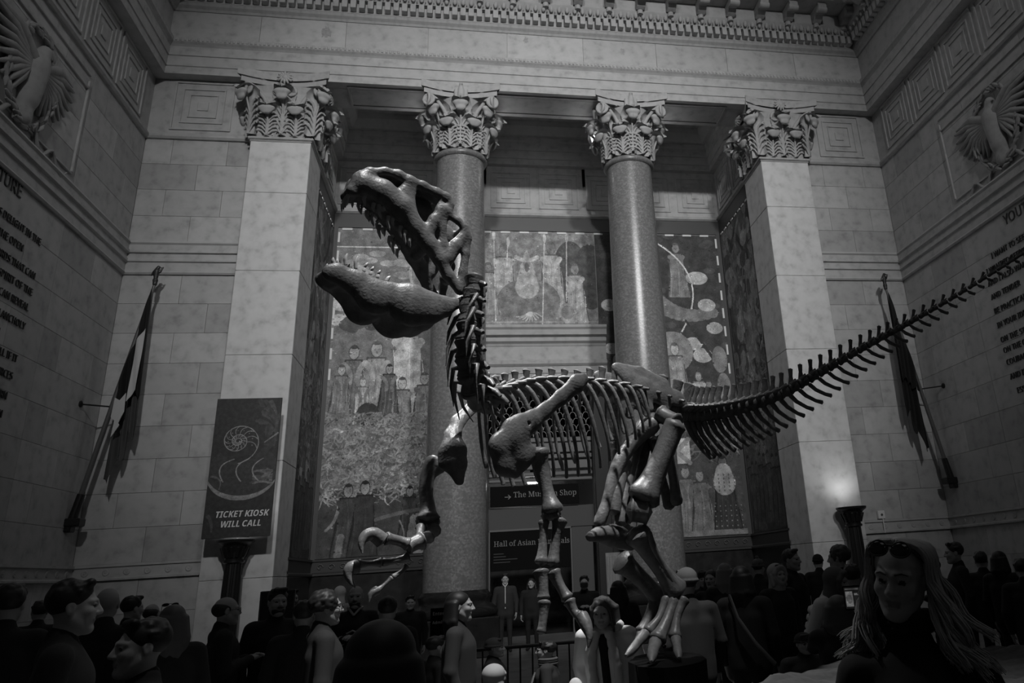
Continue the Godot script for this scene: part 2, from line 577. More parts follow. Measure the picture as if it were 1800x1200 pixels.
func make_entablature() -> void:
	var e := struct("trim_1", "carved stone entablature with dentils and brackets round the hall")
	var way := [Vector2(-HW, 30), Vector2(-HW, 0), Vector2(HW, 0), Vector2(HW, 30)]
	var run := func(called: String, prof: Array, mt: Material) -> void:
		var m := Mold.new()
		m.sweep(prof, way)
		part(e, called, m, mt)
	run.call("lower_fascia", [[0, 14.4], [0.3, 14.4], [0.3, 14.61], [0.315, 14.625], [0, 14.625]], stone)
	run.call("middle_fascia", [[0, 14.626], [0.33, 14.626], [0.33, 14.92], [0.345, 14.93], [0, 14.93]], stone)
	run.call("upper_fascia", [[0, 14.931], [0.36, 14.931], [0.36, 15.2], [0.40, 15.25], [0, 15.25]], stone)
	run.call("bead_moulding", [[0, 15.251], [0.4, 15.251], [0.45, 15.3], [0.45, 15.42], [0.38, 15.47], [0, 15.47]], mat("carved", 0.44))
	run.call("frieze_core", [[0, 15.471], [0.28, 15.471], [0.28, 16.36], [0, 16.36]], stone)
	run.call("bed_moulding", [[0, 16.361], [0.33, 16.361], [0.36, 16.42], [0.43, 16.48], [0.46, 16.56], [0, 16.56]], mat("carved", 0.44))
	run.call("dentil_band", [[0, 16.561], [0.47, 16.561], [0.47, 16.89], [0, 16.89]], stone)
	run.call("egg_band", [[0, 16.891], [0.62, 16.891], [0.60, 16.93], [0.72, 17.12], [0.74, 17.16], [0, 17.16]], stone)
	run.call("bracket_band", [[0, 17.161], [0.74, 17.161], [0.74, 17.56], [0, 17.56]], stone)
	run.call("corona", [[0, 17.561], [1.42, 17.561], [1.42, 17.9], [1.6, 18.2], [0, 18.2]], stone)
	# frieze slabs on the colonnade wall, with fine open joints
	for k in 9:
		part(e, "frieze_slab", box_mesh(Vector3(2.2, 0.884, 0.04), 0.004), stone_mats[[0, 2, 0, 0, 2, 0, 4, 0, 2][k]], at(-8.83 + k * 2.208, 15.916, 0.29))
	# beads, a few pixels each: joined to one part for each wall
	var bm := Mold.new()
	for k in 180:
		bm.box(Vector3(-9.7 + k * 0.108, 15.355, 0.455), Vector3(0.062, 0.075, 0.03), Basis.IDENTITY, 0.01)
	part(e, "beads", bm, mat("carved", 0.44)).set_meta("kind", "stuff")
	var dm := Mold.new()
	dm.box(Vector3.ZERO, Vector3(0.15, 0.27, 0.2), Basis.IDENTITY, 0.008)
	var dmesh := dm.mesh()
	var em := Mold.new()
	em.net([ball(Vector3.ZERO, Vector3(0.062, 0.11, 0.06))], 0.02)
	em.box(Vector3(0.103, 0.0, -0.01), Vector3(0.02, 0.2, 0.05), Basis.IDENTITY, 0.005)
	var emesh := em.mesh()
	for k in 84:
		var x := -9.45 + k * 0.229
		part(e, "dentil", dmesh, stone, at(x, 16.74, 0.57))
		part(e, "egg", emesh, stone, at(x, 17.03, 0.68))
	for sx in [-1.0, 1.0]:
		for k in 22:
			var z := 0.9 + k * 0.229
			part(e, "dentil", dmesh, stone, at(sx * (HW - 0.57), 16.74, z, side_turn(sx)))
			part(e, "egg", emesh, stone, at(sx * (HW - 0.68), 17.03, z, side_turn(sx)))
	# scrolled brackets under the corona
	var br := Mold.new()
	var pr := [[0, 0.36], [0, 0.02], [0.08, -0.02], [0.2, 0.02], [0.3, 0.12], [0.42, 0.15], [0.5, 0.12], [0.58, 0.16], [0.6, 0.26], [0.56, 0.36]]
	br.extrude(pr, 0.26, Transform3D(Basis(Vector3.UP, -PI / 2), Vector3.ZERO))
	br.lathe([[0.0, -0.15], [0.09, -0.15], [0.09, 0.15], [0.0, 0.15]], 14)
	var turned := Mold.new()
	turned.lathe([[0.0, -0.15], [0.09, -0.15], [0.09, 0.15], [0.0, 0.15]], 14)
	br.add(turned, Transform3D(Basis(Vector3.BACK, PI / 2), Vector3(0, 0.14, 0.5)))
	var brm := br.mesh()
	for k in 21:
		part(e, "scroll_bracket", brm, mat("carved", 0.44), at(-9.38 + k * 0.938, 17.18, 0.74))
	for sx in [-1.0, 1.0]:
		for k in 5:
			part(e, "scroll_bracket", brm, mat("carved", 0.44), at(sx * (HW - 0.74), 17.18, 1.9 + k * 0.938, side_turn(sx)))
	# water stains on the frieze are thin mineral films with ragged outlines
	for q in [[-6.05, 15.98, 0.36], [-0.55, 16.15, 0.2], [2.3, 16.0, 0.18]]:
		var sm := Mold.new()
		var ring := []
		for a in 22:
			var an := TAU * a / 22.0
			var rr: float = q[2] * (0.55 + rnd(-0.2, 0.25))
			ring.append([cos(an) * rr * 0.6, sin(an) * rr])
		sm.extrude(ring, 0.002, Transform3D.IDENTITY)
		part(e, "water_stain", sm, mat("stain", 0.36, 0.8, noise_tex("stone", 0, 0.01, 5, []), 2.0), at(q[0], q[1], 0.312))

func square_rings(side: float, steps: Array) -> Mold:   # a panel of nested square fillets
	var m := Mold.new()
	for s in steps:   # half size, fillet width, height above ground
		var h: float = s[0]
		for q in [[0.0, h, 2 * h + s[1], s[1]], [0.0, -h, 2 * h + s[1], s[1]], [h, 0.0, s[1], 2 * h - s[1]], [-h, 0.0, s[1], 2 * h - s[1]]]:
			m.box(Vector3(q[0], q[1], s[2] / 2), Vector3(q[2], q[3], s[2]), Basis.IDENTITY, 0.004)
	m.box(Vector3(0, 0, 0.012), Vector3(side * 0.42, side * 0.42, 0.024), Basis.IDENTITY, 0.006)
	return m

func make_bands() -> void:
	# string courses: the neck band at capital height, the middle band and the base band
	var pm := square_rings(0.62, [[0.70, 0.05, 0.035], [0.50, 0.035, 0.03], [0.33, 0.03, 0.03]]).mesh()
	var b2 := struct("trim_2", "stone string course with stepped mouldings")
	var b3 := struct("trim_3", "stone base band carved with rosettes")
	var b4 := struct("trim_4", "frieze of nested square panels level with the capitals")
	for sx in [-1.0, 1.0]:
		var way := [Vector2(-HW, 26), Vector2(-HW, 0), Vector2(-7.63, 0)] if sx < 0 else [Vector2(7.63, 0), Vector2(HW, 0), Vector2(HW, 26)]
		var m := Mold.new()
		m.sweep([[0, 8.9], [0.05, 8.9], [0.08, 8.94], [0.05, 8.99], [0.05, 9.2], [0.1, 9.22], [0.1, 9.28], [0.06, 9.3], [0.06, 9.42], [0.12, 9.44], [0.12, 9.5], [0.07, 9.52], [0.07, 9.66], [0.11, 9.7], [0.09, 9.75], [0, 9.75]], way)
		part(b2, "moulding", m, stone)
		m = Mold.new()
		m.sweep([[0, 2.04], [0.07, 2.04], [0.07, 2.08], [0.03, 2.1], [0.03, 2.29], [0.07, 2.31], [0.07, 2.36], [0, 2.36]], way)
		part(b3, "moulding", m, stone)
		m = Mold.new()
		m.sweep([[0, 12.61], [0.06, 12.61], [0.1, 12.66], [0.1, 12.72], [0.05, 12.78], [0, 12.78]], way)
		part(b4, "moulding", m, stone)
		m = Mold.new()
		m.sweep([[-0.02, 12.779], [0.0, 12.779], [0.0, 14.399], [-0.02, 14.399]], way)
		part(b4, "ground", m, stone)
		part(b4, "square_panel", pm, stone, at(sx * 8.98, 13.62, 0))
		for k in 6:
			part(b4, "square_panel", pm, stone, at(sx * HW, 13.62, 1.3 + k * 1.6, side_turn(sx)))
		var ro := Mold.new()
		ro.smooth_lathe([[0.0, 0.016], [0.018, 0.022], [0.022, 0.008], [0.05, 0.024], [0.065, 0.012], [0.068, 0.0]], 14)
		var rom := ro.mesh()
		var flip := Basis(Vector3.RIGHT, PI / 2)
		for k in 6:
			part(b3, "rosette", rom, mat("carved", 0.44), at(sx * (7.95 + k * 0.4), 2.195, 0.03, flip))
		for k in 8:
			part(b3, "rosette", rom, mat("carved", 0.44), at(sx * (HW - 0.03), 2.195, 0.3 + k * 0.4, side_turn(sx) * flip))

func make_loggia() -> void:
	var w := struct("wall_loggia", "recessed loggia behind the columns")
	var m := Mold.new()
	m.box(Vector3(-4.05, 8.0, -4.4), Vector3(4.9, 16.0, 0.4))
	m.box(Vector3(4.05, 8.0, -4.4), Vector3(4.9, 16.0, 0.4))
	m.box(Vector3(0, 11.6, -4.4), Vector3(3.4, 8.8, 0.4))
	for sx in [-1.0, 1.0]:
		m.box(Vector3(sx * 6.5, 8.0, -2.6), Vector3(0.4, 16.0, 3.2))
	m.box(Vector3(0, 16.05, -2.6), Vector3(13.2, 0.3, 3.4))
	part(w, "core", m, stone)
	# the beam over the columns: its underside carries sunk panels
	m = Mold.new()
	m.box(Vector3(0, 15.3, -0.52), Vector3(12.6, 1.79, 0.96))
	part(w, "beam", m, stone)
	for q in [[-4.3, 2.2], [0.0, 3.1], [4.3, 2.2]]:
		var s := Mold.new()
		for z in [0.1, -0.82]: s.box(Vector3(0, 0, z), Vector3(q[1], 0.03, 0.06), Basis.IDENTITY, 0.006)
		for x in [-q[1] / 2, q[1] / 2]: s.box(Vector3(x, 0, -0.36), Vector3(0.06, 0.03, 0.98), Basis.IDENTITY, 0.006)
		part(w, "soffit_panel", s, stone, at(q[0], 14.385, 0))
	var way := [Vector2(-6.3, -1.0), Vector2(-6.3, -4.2), Vector2(6.3, -4.2), Vector2(6.3, -1.0)]
	for q in [["lower_fascia", [[0, 14.45], [0.2, 14.45], [0.2, 14.66], [0, 14.66]]], ["middle_fascia", [[0, 14.661], [0.24, 14.661], [0.24, 14.95], [0, 14.95]]], ["upper_fascia", [[0, 14.951], [0.28, 14.951], [0.28, 15.25], [0.33, 15.3], [0.33, 15.42], [0, 15.42]]], ["ceiling_cove", [[0, 15.43], [0.45, 15.43], [0.62, 15.7], [0.62, 15.9], [0, 15.9]]], ["sill", [[0, 12.58], [0.06, 12.58], [0.13, 12.63], [0.13, 12.68], [0.04, 12.74], [0, 12.74]]], ["dark_frame", [[0, 12.1], [0.05, 12.1], [0.05, 12.57], [0, 12.57]]]]:
		var s := Mold.new()
		s.sweep(q[1], way)
		part(w, q[0], s, mat("frame", 0.05) if q[0] == "dark_frame" else stone)
	var back := Mold.new()
	back.sweep([[0, 14.45], [0.06, 14.45], [0.06, 15.85], [0, 15.85]], [Vector2(6.3, -1.0), Vector2(-6.3, -1.0)])
	part(w, "beam_back", back, stone)
	var pm := square_rings(0.6, [[0.64, 0.05, 0.035], [0.46, 0.035, 0.03], [0.3, 0.03, 0.03]]).mesh()
	for k in 8:
		part(w, "square_panel", pm, stone, at(-5.54 + k * 1.582, 13.58, -4.2))
	for sx in [-1.0, 1.0]:
		for k in 2:
			part(w, "square_panel", pm, stone, at(sx * 6.3, 13.58, -3.3 + k * 1.58, side_turn(sx)))
	# dado: dark marble with a ledge carved with a running wave
	for q in [[Vector2(-6.3, -1.0), Vector2(-6.3, -4.2), Vector2(-1.95, -4.2)], [Vector2(1.95, -4.2), Vector2(6.3, -4.2), Vector2(6.3, -1.0)]]:
		var s := Mold.new()
		s.sweep([[0, 0], [0.1, 0], [0.1, 1.92], [0, 1.92]], q)
		part(w, "dado", s, mat("darkmarble", 0.022))
		s = Mold.new()
		s.sweep([[0, 1.921], [0.16, 1.921], [0.16, 1.97], [0.1, 2.0], [0.1, 2.26], [0.14, 2.28], [0.14, 2.33], [0, 2.33]], q)
		part(w, "dado_ledge", s, mat("bronze", 0.03))
	var wave := Mold.new()
	var pts := []
	var rad := []
	for k in 15:
		var an := k * 0.5
		var rr := 0.085 - k * 0.005
		pts.append(Vector3(cos(an) * rr, sin(an) * rr, 0)); rad.append(0.014)
	wave.tube(pts, rad, 6)
	var wm := wave.mesh()
	for k in 14:
		part(w, "wave_scroll", wm, mat("wavestone", 0.08, 0.5), at(2.2 + k * 0.29, 2.13, -4.08))
		part(w, "wave_scroll", wm, mat("wavestone", 0.08, 0.5), at(-2.2 - k * 0.29, 2.13, -4.08))
	# sides of the dark frames and the dashes that border the paintings
	var fm := Mold.new()
	for sx in [-1.0, 1.0]:
		fm.box(Vector3(sx * 6.2, 7.2, -4.17), Vector3(0.16, 9.8, 0.06))
		fm.box(Vector3(sx * 6.27, 7.2, -4.08), Vector3(0.06, 9.8, 0.12))
		fm.box(Vector3(sx * 6.27, 7.2, -1.13), Vector3(0.06, 9.8, 0.1))
	part(w, "side_frame", fm, mat("frame", 0.05))
	for k in 20:
		part(w, "border_dash", box_mesh(Vector3(0.3, 0.065, 0.02)), mat("white", 0.7), at(-5.85 + k * 0.607, 12.03, -4.125))
	for sx in [-1.0, 1.0]:
		for k in 8:
			part(w, "border_dash", box_mesh(Vector3(0.06, 0.34, 0.02)), mat("white", 0.7), at(sx * 6.08, 11.75 - k * 0.62, -4.125))
		for k in 8:
			part(w, "border_dash", box_mesh(Vector3(0.02, 0.05, 0.2)), mat("white", 0.7), at(sx * 6.235, 12.03, -3.85 + k * 0.36))

# ---- Corinthian capitals ----
func leaf_mold(h: float, w: float, curl: float) -> Mold:
	var m := Mold.new()
	for side in [1.0, -1.0]:
		var rows := []
		for r in 13:
			var u := r / 12.0
			# the midrib climbs, leans out and rolls over at the tip
			var an := clampf((u - 0.62) / 0.38, 0.0, 1.0) * 2.9
			var y := minf(u, 0.62) / 0.62 * h * 0.86 + sin(an) * curl
			var z := u * u * h * 0.12 + (1.0 - cos(an)) * curl
			var ww := w * (0.80 + 0.25 * sin(u * 3.0)) * (1.0 if u < 0.75 else sqrt(maxf(0.02, 1.0 - pow((u - 0.75) / 0.25, 2.0))))
			ww *= 1.0 - 0.16 * absf(sin(u * 14.0))
			var row := []
			for c in 9:
				var s := (c - 4) / 4.0
				var rib := 0.05 * cos(s * PI * 2.0) + (0.05 if c == 4 else 0.0) + 0.02 * sin(u * 28.0) * absf(s)
				row.append(Vector3(s * ww * 0.5, y, 0.075 + z + rib * (1.0 - u * 0.3) - s * s * 0.09 * w + side * 0.014))
			rows.append(row)
		if side < 0:
			for r in rows: r.reverse()
		m.grid(rows)
	# the rolled tip, and veins fanning from the midrib to the lobes
	var tip := Mold.new()
	tip.net([ball(Vector3(0, h * 0.84, 0.10 + h * 0.10 + curl * 1.1), Vector3(w * 0.36, curl * 0.55, curl * 0.62), 0.02), ball(Vector3(0, h * 0.74, 0.09 + h * 0.09 + curl * 1.2), Vector3(w * 0.24, curl * 0.5, curl * 0.4), 0.04)], 0.03)
	m.add(tip, Transform3D.IDENTITY)
	for s in [-1.0, 1.0]:
		for k in 5:
			var y0 := h * (0.02 + 0.13 * k)
			m.tube([Vector3(s * 0.02, y0, 0.13), Vector3(s * w * 0.2, y0 + h * 0.16, 0.12 + h * 0.01 * k), Vector3(s * w * 0.43, y0 + h * 0.24, 0.06 + h * 0.012 * k)], [0.012, 0.03, 0.034], 6)
			m.tube([Vector3(s * w * 0.36, y0 + h * 0.20, 0.09 + h * 0.012 * k), Vector3(s * w * 0.47, y0 + h * 0.17, 0.10 + h * 0.012 * k)], [0.03, 0.02], 5)
	m.tube([Vector3(0, 0, 0.13), Vector3(0, h * 0.45, 0.15), Vector3(0, h * 0.8, 0.17 + h * 0.1)], [0.035, 0.03, 0.025], 6)
	return m
func volute_mold(r: float, wide: float) -> Mold:
	var m := Mold.new()
	var pts := []
	var rad := []
	for k in 26:
		var an := k * 0.52
		var rr := r * (1.0 - k / 29.0)
		pts.append(Vector3(sin(an) * rr, cos(an) * rr, 0)); rad.append(wide * (0.5 - k * 0.007))
	m.tube(pts, rad, 7, 1.0, Vector3.BACK)
	m.lathe([[0.0, -0.03], [r * 0.75, -0.03], [r * 0.75, 0.03], [0.0, 0.03]], 12)
	var o := Mold.new()
	var d := Mold.new()
	d.lathe([[0.0, -0.03], [r * 0.75, -0.03], [r * 0.75, 0.03], [0.0, 0.03]], 12)
	o.tube(pts, rad, 7, 1.0, Vector3.BACK)
	o.add(d, Transform3D(Basis(Vector3.RIGHT, PI / 2), Vector3.ZERO))
	return o
var leaf_low: ArrayMesh
var leaf_high: ArrayMesh
var volute: ArrayMesh
func capital(p: Node3D, half: float, square: bool, r0: float) -> void:
	# p's origin is the middle of the capital's foot; the capital is 1.85 high
	var mt := mat("carved", 0.44)
	if leaf_low == null:
		leaf_low = leaf_mold(0.80, 0.60, 0.16).mesh()
		leaf_high = leaf_mold(1.30, 0.60, 0.19).mesh()
		volute = volute_mold(0.19, 0.09).mesh()
	var c := Node3D.new()
	c.name = "capital"
	p.add_child(c)
	var m := Mold.new()
	if square:
		var rows := []
		for q in [[0.0, 1.0], [0.5, 1.0], [1.0, 1.03], [1.3, 1.1], [1.5, 1.2]]:
			var row := []
			var h: float = r0 * q[1]
			for k in [Vector3(-h, q[0], h), Vector3(h, q[0], h), Vector3(h, q[0], -h), Vector3(-h, q[0], -h)]: row.append(k)
			rows.append(row)
		for r in 4:
			for k in 4:
				m.quad(rows[r][k], rows[r][(k + 1) % 4], rows[r + 1][(k + 1) % 4], rows[r + 1][k])
	else:
		m.smooth_lathe([[r0, 0.0], [r0, 0.5], [r0 * 1.03, 1.0], [r0 * 1.14, 1.3], [r0 * 1.32, 1.5]], 32)
	part(c, "bell", m, mt)
	# abacus with hollow sides and cut corners, in two tiers
	m = Mold.new()
	for tier in [[1.48, 1.62, 0.93], [1.63, 1.85, 1.0]]:
		var poly := []
		var H: float = half * tier[2]
		for k in 4:
			var b := Basis(Vector3.UP, -PI / 2 * k)
			for s in 9:
				var u := (s - 4) / 4.0 * 0.93
				var dip := H * 0.24 * (1.0 - u * u)
				var q := b * Vector3(u * H, 0, H * 0.97 - dip)
				poly.append([q.x, q.z])
		m.extrude(poly, tier[1] - tier[0], Transform3D(Basis(Vector3.RIGHT, PI / 2), Vector3(0, (tier[0] + tier[1]) / 2, 0)))
	part(c, "abacus", m, mt)
	if square:
		for k in 4:
			var b := Basis(Vector3.UP, PI / 2 * k)
			for s in [-0.48, 0.48]:
				part(c, "acanthus_leaf", leaf_low, mt, Transform3D(b, b * Vector3(s * r0, 0.0, r0 - 0.02)))
			part(c, "acanthus_leaf", leaf_high, mt, Transform3D(b, b * Vector3(0, 0.05, r0 - 0.03)))
			var d := Basis(Vector3.UP, PI / 4 + PI / 2 * k)
			part(c, "acanthus_leaf", leaf_high, mt, Transform3D(d, d * Vector3(0, 0.05, r0 * 1.36)))
	else:
		for k in 8:
			var b := Basis(Vector3.UP, TAU * k / 8 + PI / 8)
			part(c, "acanthus_leaf", leaf_low, mt, Transform3D(b, b * Vector3(0, 0.0, r0 - 0.02)))
			b = Basis(Vector3.UP, TAU * k / 8)
			part(c, "acanthus_leaf", leaf_high, mt, Transform3D(b, b * Vector3(0, 0.05, r0 - 0.03)))
	# corner scrolls, their stalks, and the flower or small eagle on each side
	for k in 4:
		var d := Basis(Vector3.UP, PI / 4 + PI / 2 * k)
		for s in [-1.0, 1.0]:
			var face := Basis(Vector3.UP, PI / 2 * (k + (0 if s < 0 else 1)))
			var spot: Vector3 = face * Vector3(half * 0.74 * (1.0 if s < 0 else -1.0), 1.3, half * 0.80)
			var turn := face * Basis(Vector3.UP, (0.42 if s < 0 else -0.42))
			if s > 0: turn = turn * Basis(Vector3.UP, PI)
			part(c, "volute", volute, mt, Transform3D(turn, spot))
			var st := Mold.new()
			var a := face * Vector3(half * 0.24 * (1.0 if s < 0 else -1.0), 0.72, r0 * 1.0)
			var e := spot + Vector3(0, 0.17, 0)
			st.tube([a, a.lerp(e, 0.35) + Vector3(0, 0.14, 0), a.lerp(e, 0.7) + Vector3(0, 0.13, 0), e], [0.07, 0.055, 0.05, 0.05], 7)
			part(c, "stalk", st, mt)
		var fb := Basis(Vector3.UP, PI / 2 * k)
		var fl := Mold.new()
		if square:
			for q in 12:
				var an := TAU * q / 12
				fl.tube([Vector3(0, 0, 0.02), Vector3(cos(an) * 0.1, sin(an) * 0.1, 0.06), Vector3(cos(an) * 0.19, sin(an) * 0.19, 0.02)], [0.03, 0.04, 0.02], 6)
			fl.net([ball(Vector3(0, 0, 0.04), Vector3(0.08, 0.08, 0.06))], 0.03)
			part(c, "flower", fl, mt, Transform3D(fb, fb * Vector3(0, 1.66, half * 0.80)))
			for s in [-1.0, 1.0]:
				part(c, "volute", volute, mt, Transform3D(fb.scaled(Vector3.ONE) * Basis(Vector3.UP, 0.0 if s > 0 else PI) * Basis.from_scale(Vector3(0.75, 0.75, 0.75)), fb * Vector3(s * 0.15, 1.32, r0 * 1.18)))
		else:
			fl.net([cap(Vector3(0, -0.2, 0), Vector3(0, 0.1, 0.03), 0.11, 0.09, 0.04), cap(Vector3(0, 0.14, 0.05), Vector3(0, 0.26, 0.08), 0.06, 0.055, 0.04), cap(Vector3(-0.13, 0.1, 0), Vector3(-0.16, -0.22, 0), 0.06, 0.03, 0.03), cap(Vector3(0.13, 0.1, 0), Vector3(0.16, -0.22, 0), 0.06, 0.03, 0.03), cap(Vector3(0, 0.25, 0.1), Vector3(0.03, 0.22, 0.17), 0.03, 0.012, 0.02)], 0.024)
			part(c, "eagle_ornament", fl, mt, Transform3D(fb, fb * Vector3(0, 1.55, half * 0.76)))

func make_columns() -> void:
	for sx in [-1.0, 1.0]:
		var c := thing("granite_column", "polished dark granite column %s, %s" % (["behind the dinosaur skull and neck", "left of the two"] if sx < 0 else ["behind the dinosaur hips and tail root", "right of the two"]), "column", Vector3(sx * 2.38, 0, -0.33), "granite columns of the loggia")
		var sh := []
		for k in 13:
			var u := k / 12.0
			sh.append([0.725 - 0.09 * pow(u, 1.7), 1.35 + u * 11.0])
		var m := Mold.new()
		m.smooth_lathe(sh, 64)
		part(c, "shaft", m, mat("granite", 0.1))
		m = Mold.new()
		m.smooth_lathe([[0.64, 12.34], [0.70, 12.36], [0.735, 12.42], [0.70, 12.5], [0.64, 12.52]], 48)
		part(c, "neck_ring", m, mat("granite", 0.1))
		m = Mold.new()
		m.smooth_lathe([[0.74, 1.36], [0.78, 1.3], [0.84, 1.24], [0.8, 1.16], [0.8, 1.08], [0.9, 1.02], [0.98, 0.92], [0.94, 0.82], [0.9, 0.8]], 48)
		m.box(Vector3(0, 0.4, 0), Vector3(1.96, 0.8, 1.96), Basis.IDENTITY, 0.02)
		part(c, "base", m, mat("darkmarble", 0.022))
		var cp := Node3D.new()
		cp.name = "capital_seat"
		capital_under(c, Vector3(0, 12.54, 0), 1.12, false, 0.635)
		cp.free()
	for sx in [-1.0, 1.0]:
		var c := thing("stone_pier", "pale square stone pier at the %s end of the loggia, %s" % (["left", "behind the ticket banner"] if sx < 0 else ["right", "crossed by the dinosaur tail"]), "pier", Vector3(sx * 6.9, 0, -0.36), "end piers of the loggia")
		var y := 0.0
		for h in [1.9, 2.45, 2.45, 2.1, 2.1, 1.46]:
			var m := Mold.new()
			m.box(Vector3(0, y + h / 2, 0), Vector3(1.46, h - 0.005, 1.46), Basis.IDENTITY, 0.012)
			part(c, "stone_block", m, mat("pier", 0.62, 0.7, noise_tex("stone", 0, 0.01, 5, []), 0.4))
			y += h
		var n := Mold.new()
		for q in [[12.47, 0.05, 1.52], [12.53, 0.07, 1.60]]:
			n.box(Vector3(0, q[0], 0), Vector3(q[2], q[1], q[2]), Basis.IDENTITY, 0.02)
		part(c, "neck_band", n, stone)
		capital_under(c, Vector3(0, 12.57, 0), 1.2, true, 0.72)
	# small floodlights fixed behind the capitals, turned to the loggia's back wall
	for sx in [-1.0, 1.0]:
		for s in [-1.0, 1.0]:
			var l := thing("mural_light", "small bright tube light fixed behind the %s column capital, on its %s" % ["left" if sx < 0 else "right", "left" if s < 0 else "right"], "lamp", Vector3(sx * 2.38 + s * 0.86, 13.72, -0.95), "tube lights behind the capitals")
			var b := Basis(Vector3.BACK, -0.7 * s)
			var m := Mold.new()
			m.tube([Vector3(0, -0.17, 0), Vector3(0, 0.17, 0)], [0.022, 0.022], 8)
			part(l, "tube", m, glow("tubeglow", 1.2), Transform3D(b, Vector3.ZERO))
			m = Mold.new()
			m.box(Vector3(0, 0, 0.04), Vector3(0.07, 0.4, 0.03), Basis.IDENTITY, 0.006)
			m.tube([Vector3(0, 0, 0.05), Vector3(-s * 0.25, 0.05, 0.2)], [0.015, 0.015], 6)
			part(l, "housing", m, mat("iron", 0.012), Transform3D(b, Vector3.ZERO))
			var o := OmniLight3D.new()
			o.name = "flood"
			o.position = Vector3(0, 0, -0.12)
			o.light_energy = 2.2
			o.omni_range = 40.0
			o.omni_attenuation = 2.0
			o.light_size = 0.12
			o.shadow_enabled = true
			l.add_child(o)
func capital_under(c: Node3D, where: Vector3, half: float, square: bool, r0: float) -> void:
	capital(c, half, square, r0)
	var k: Node3D = c.get_node("capital")
	k.position = where

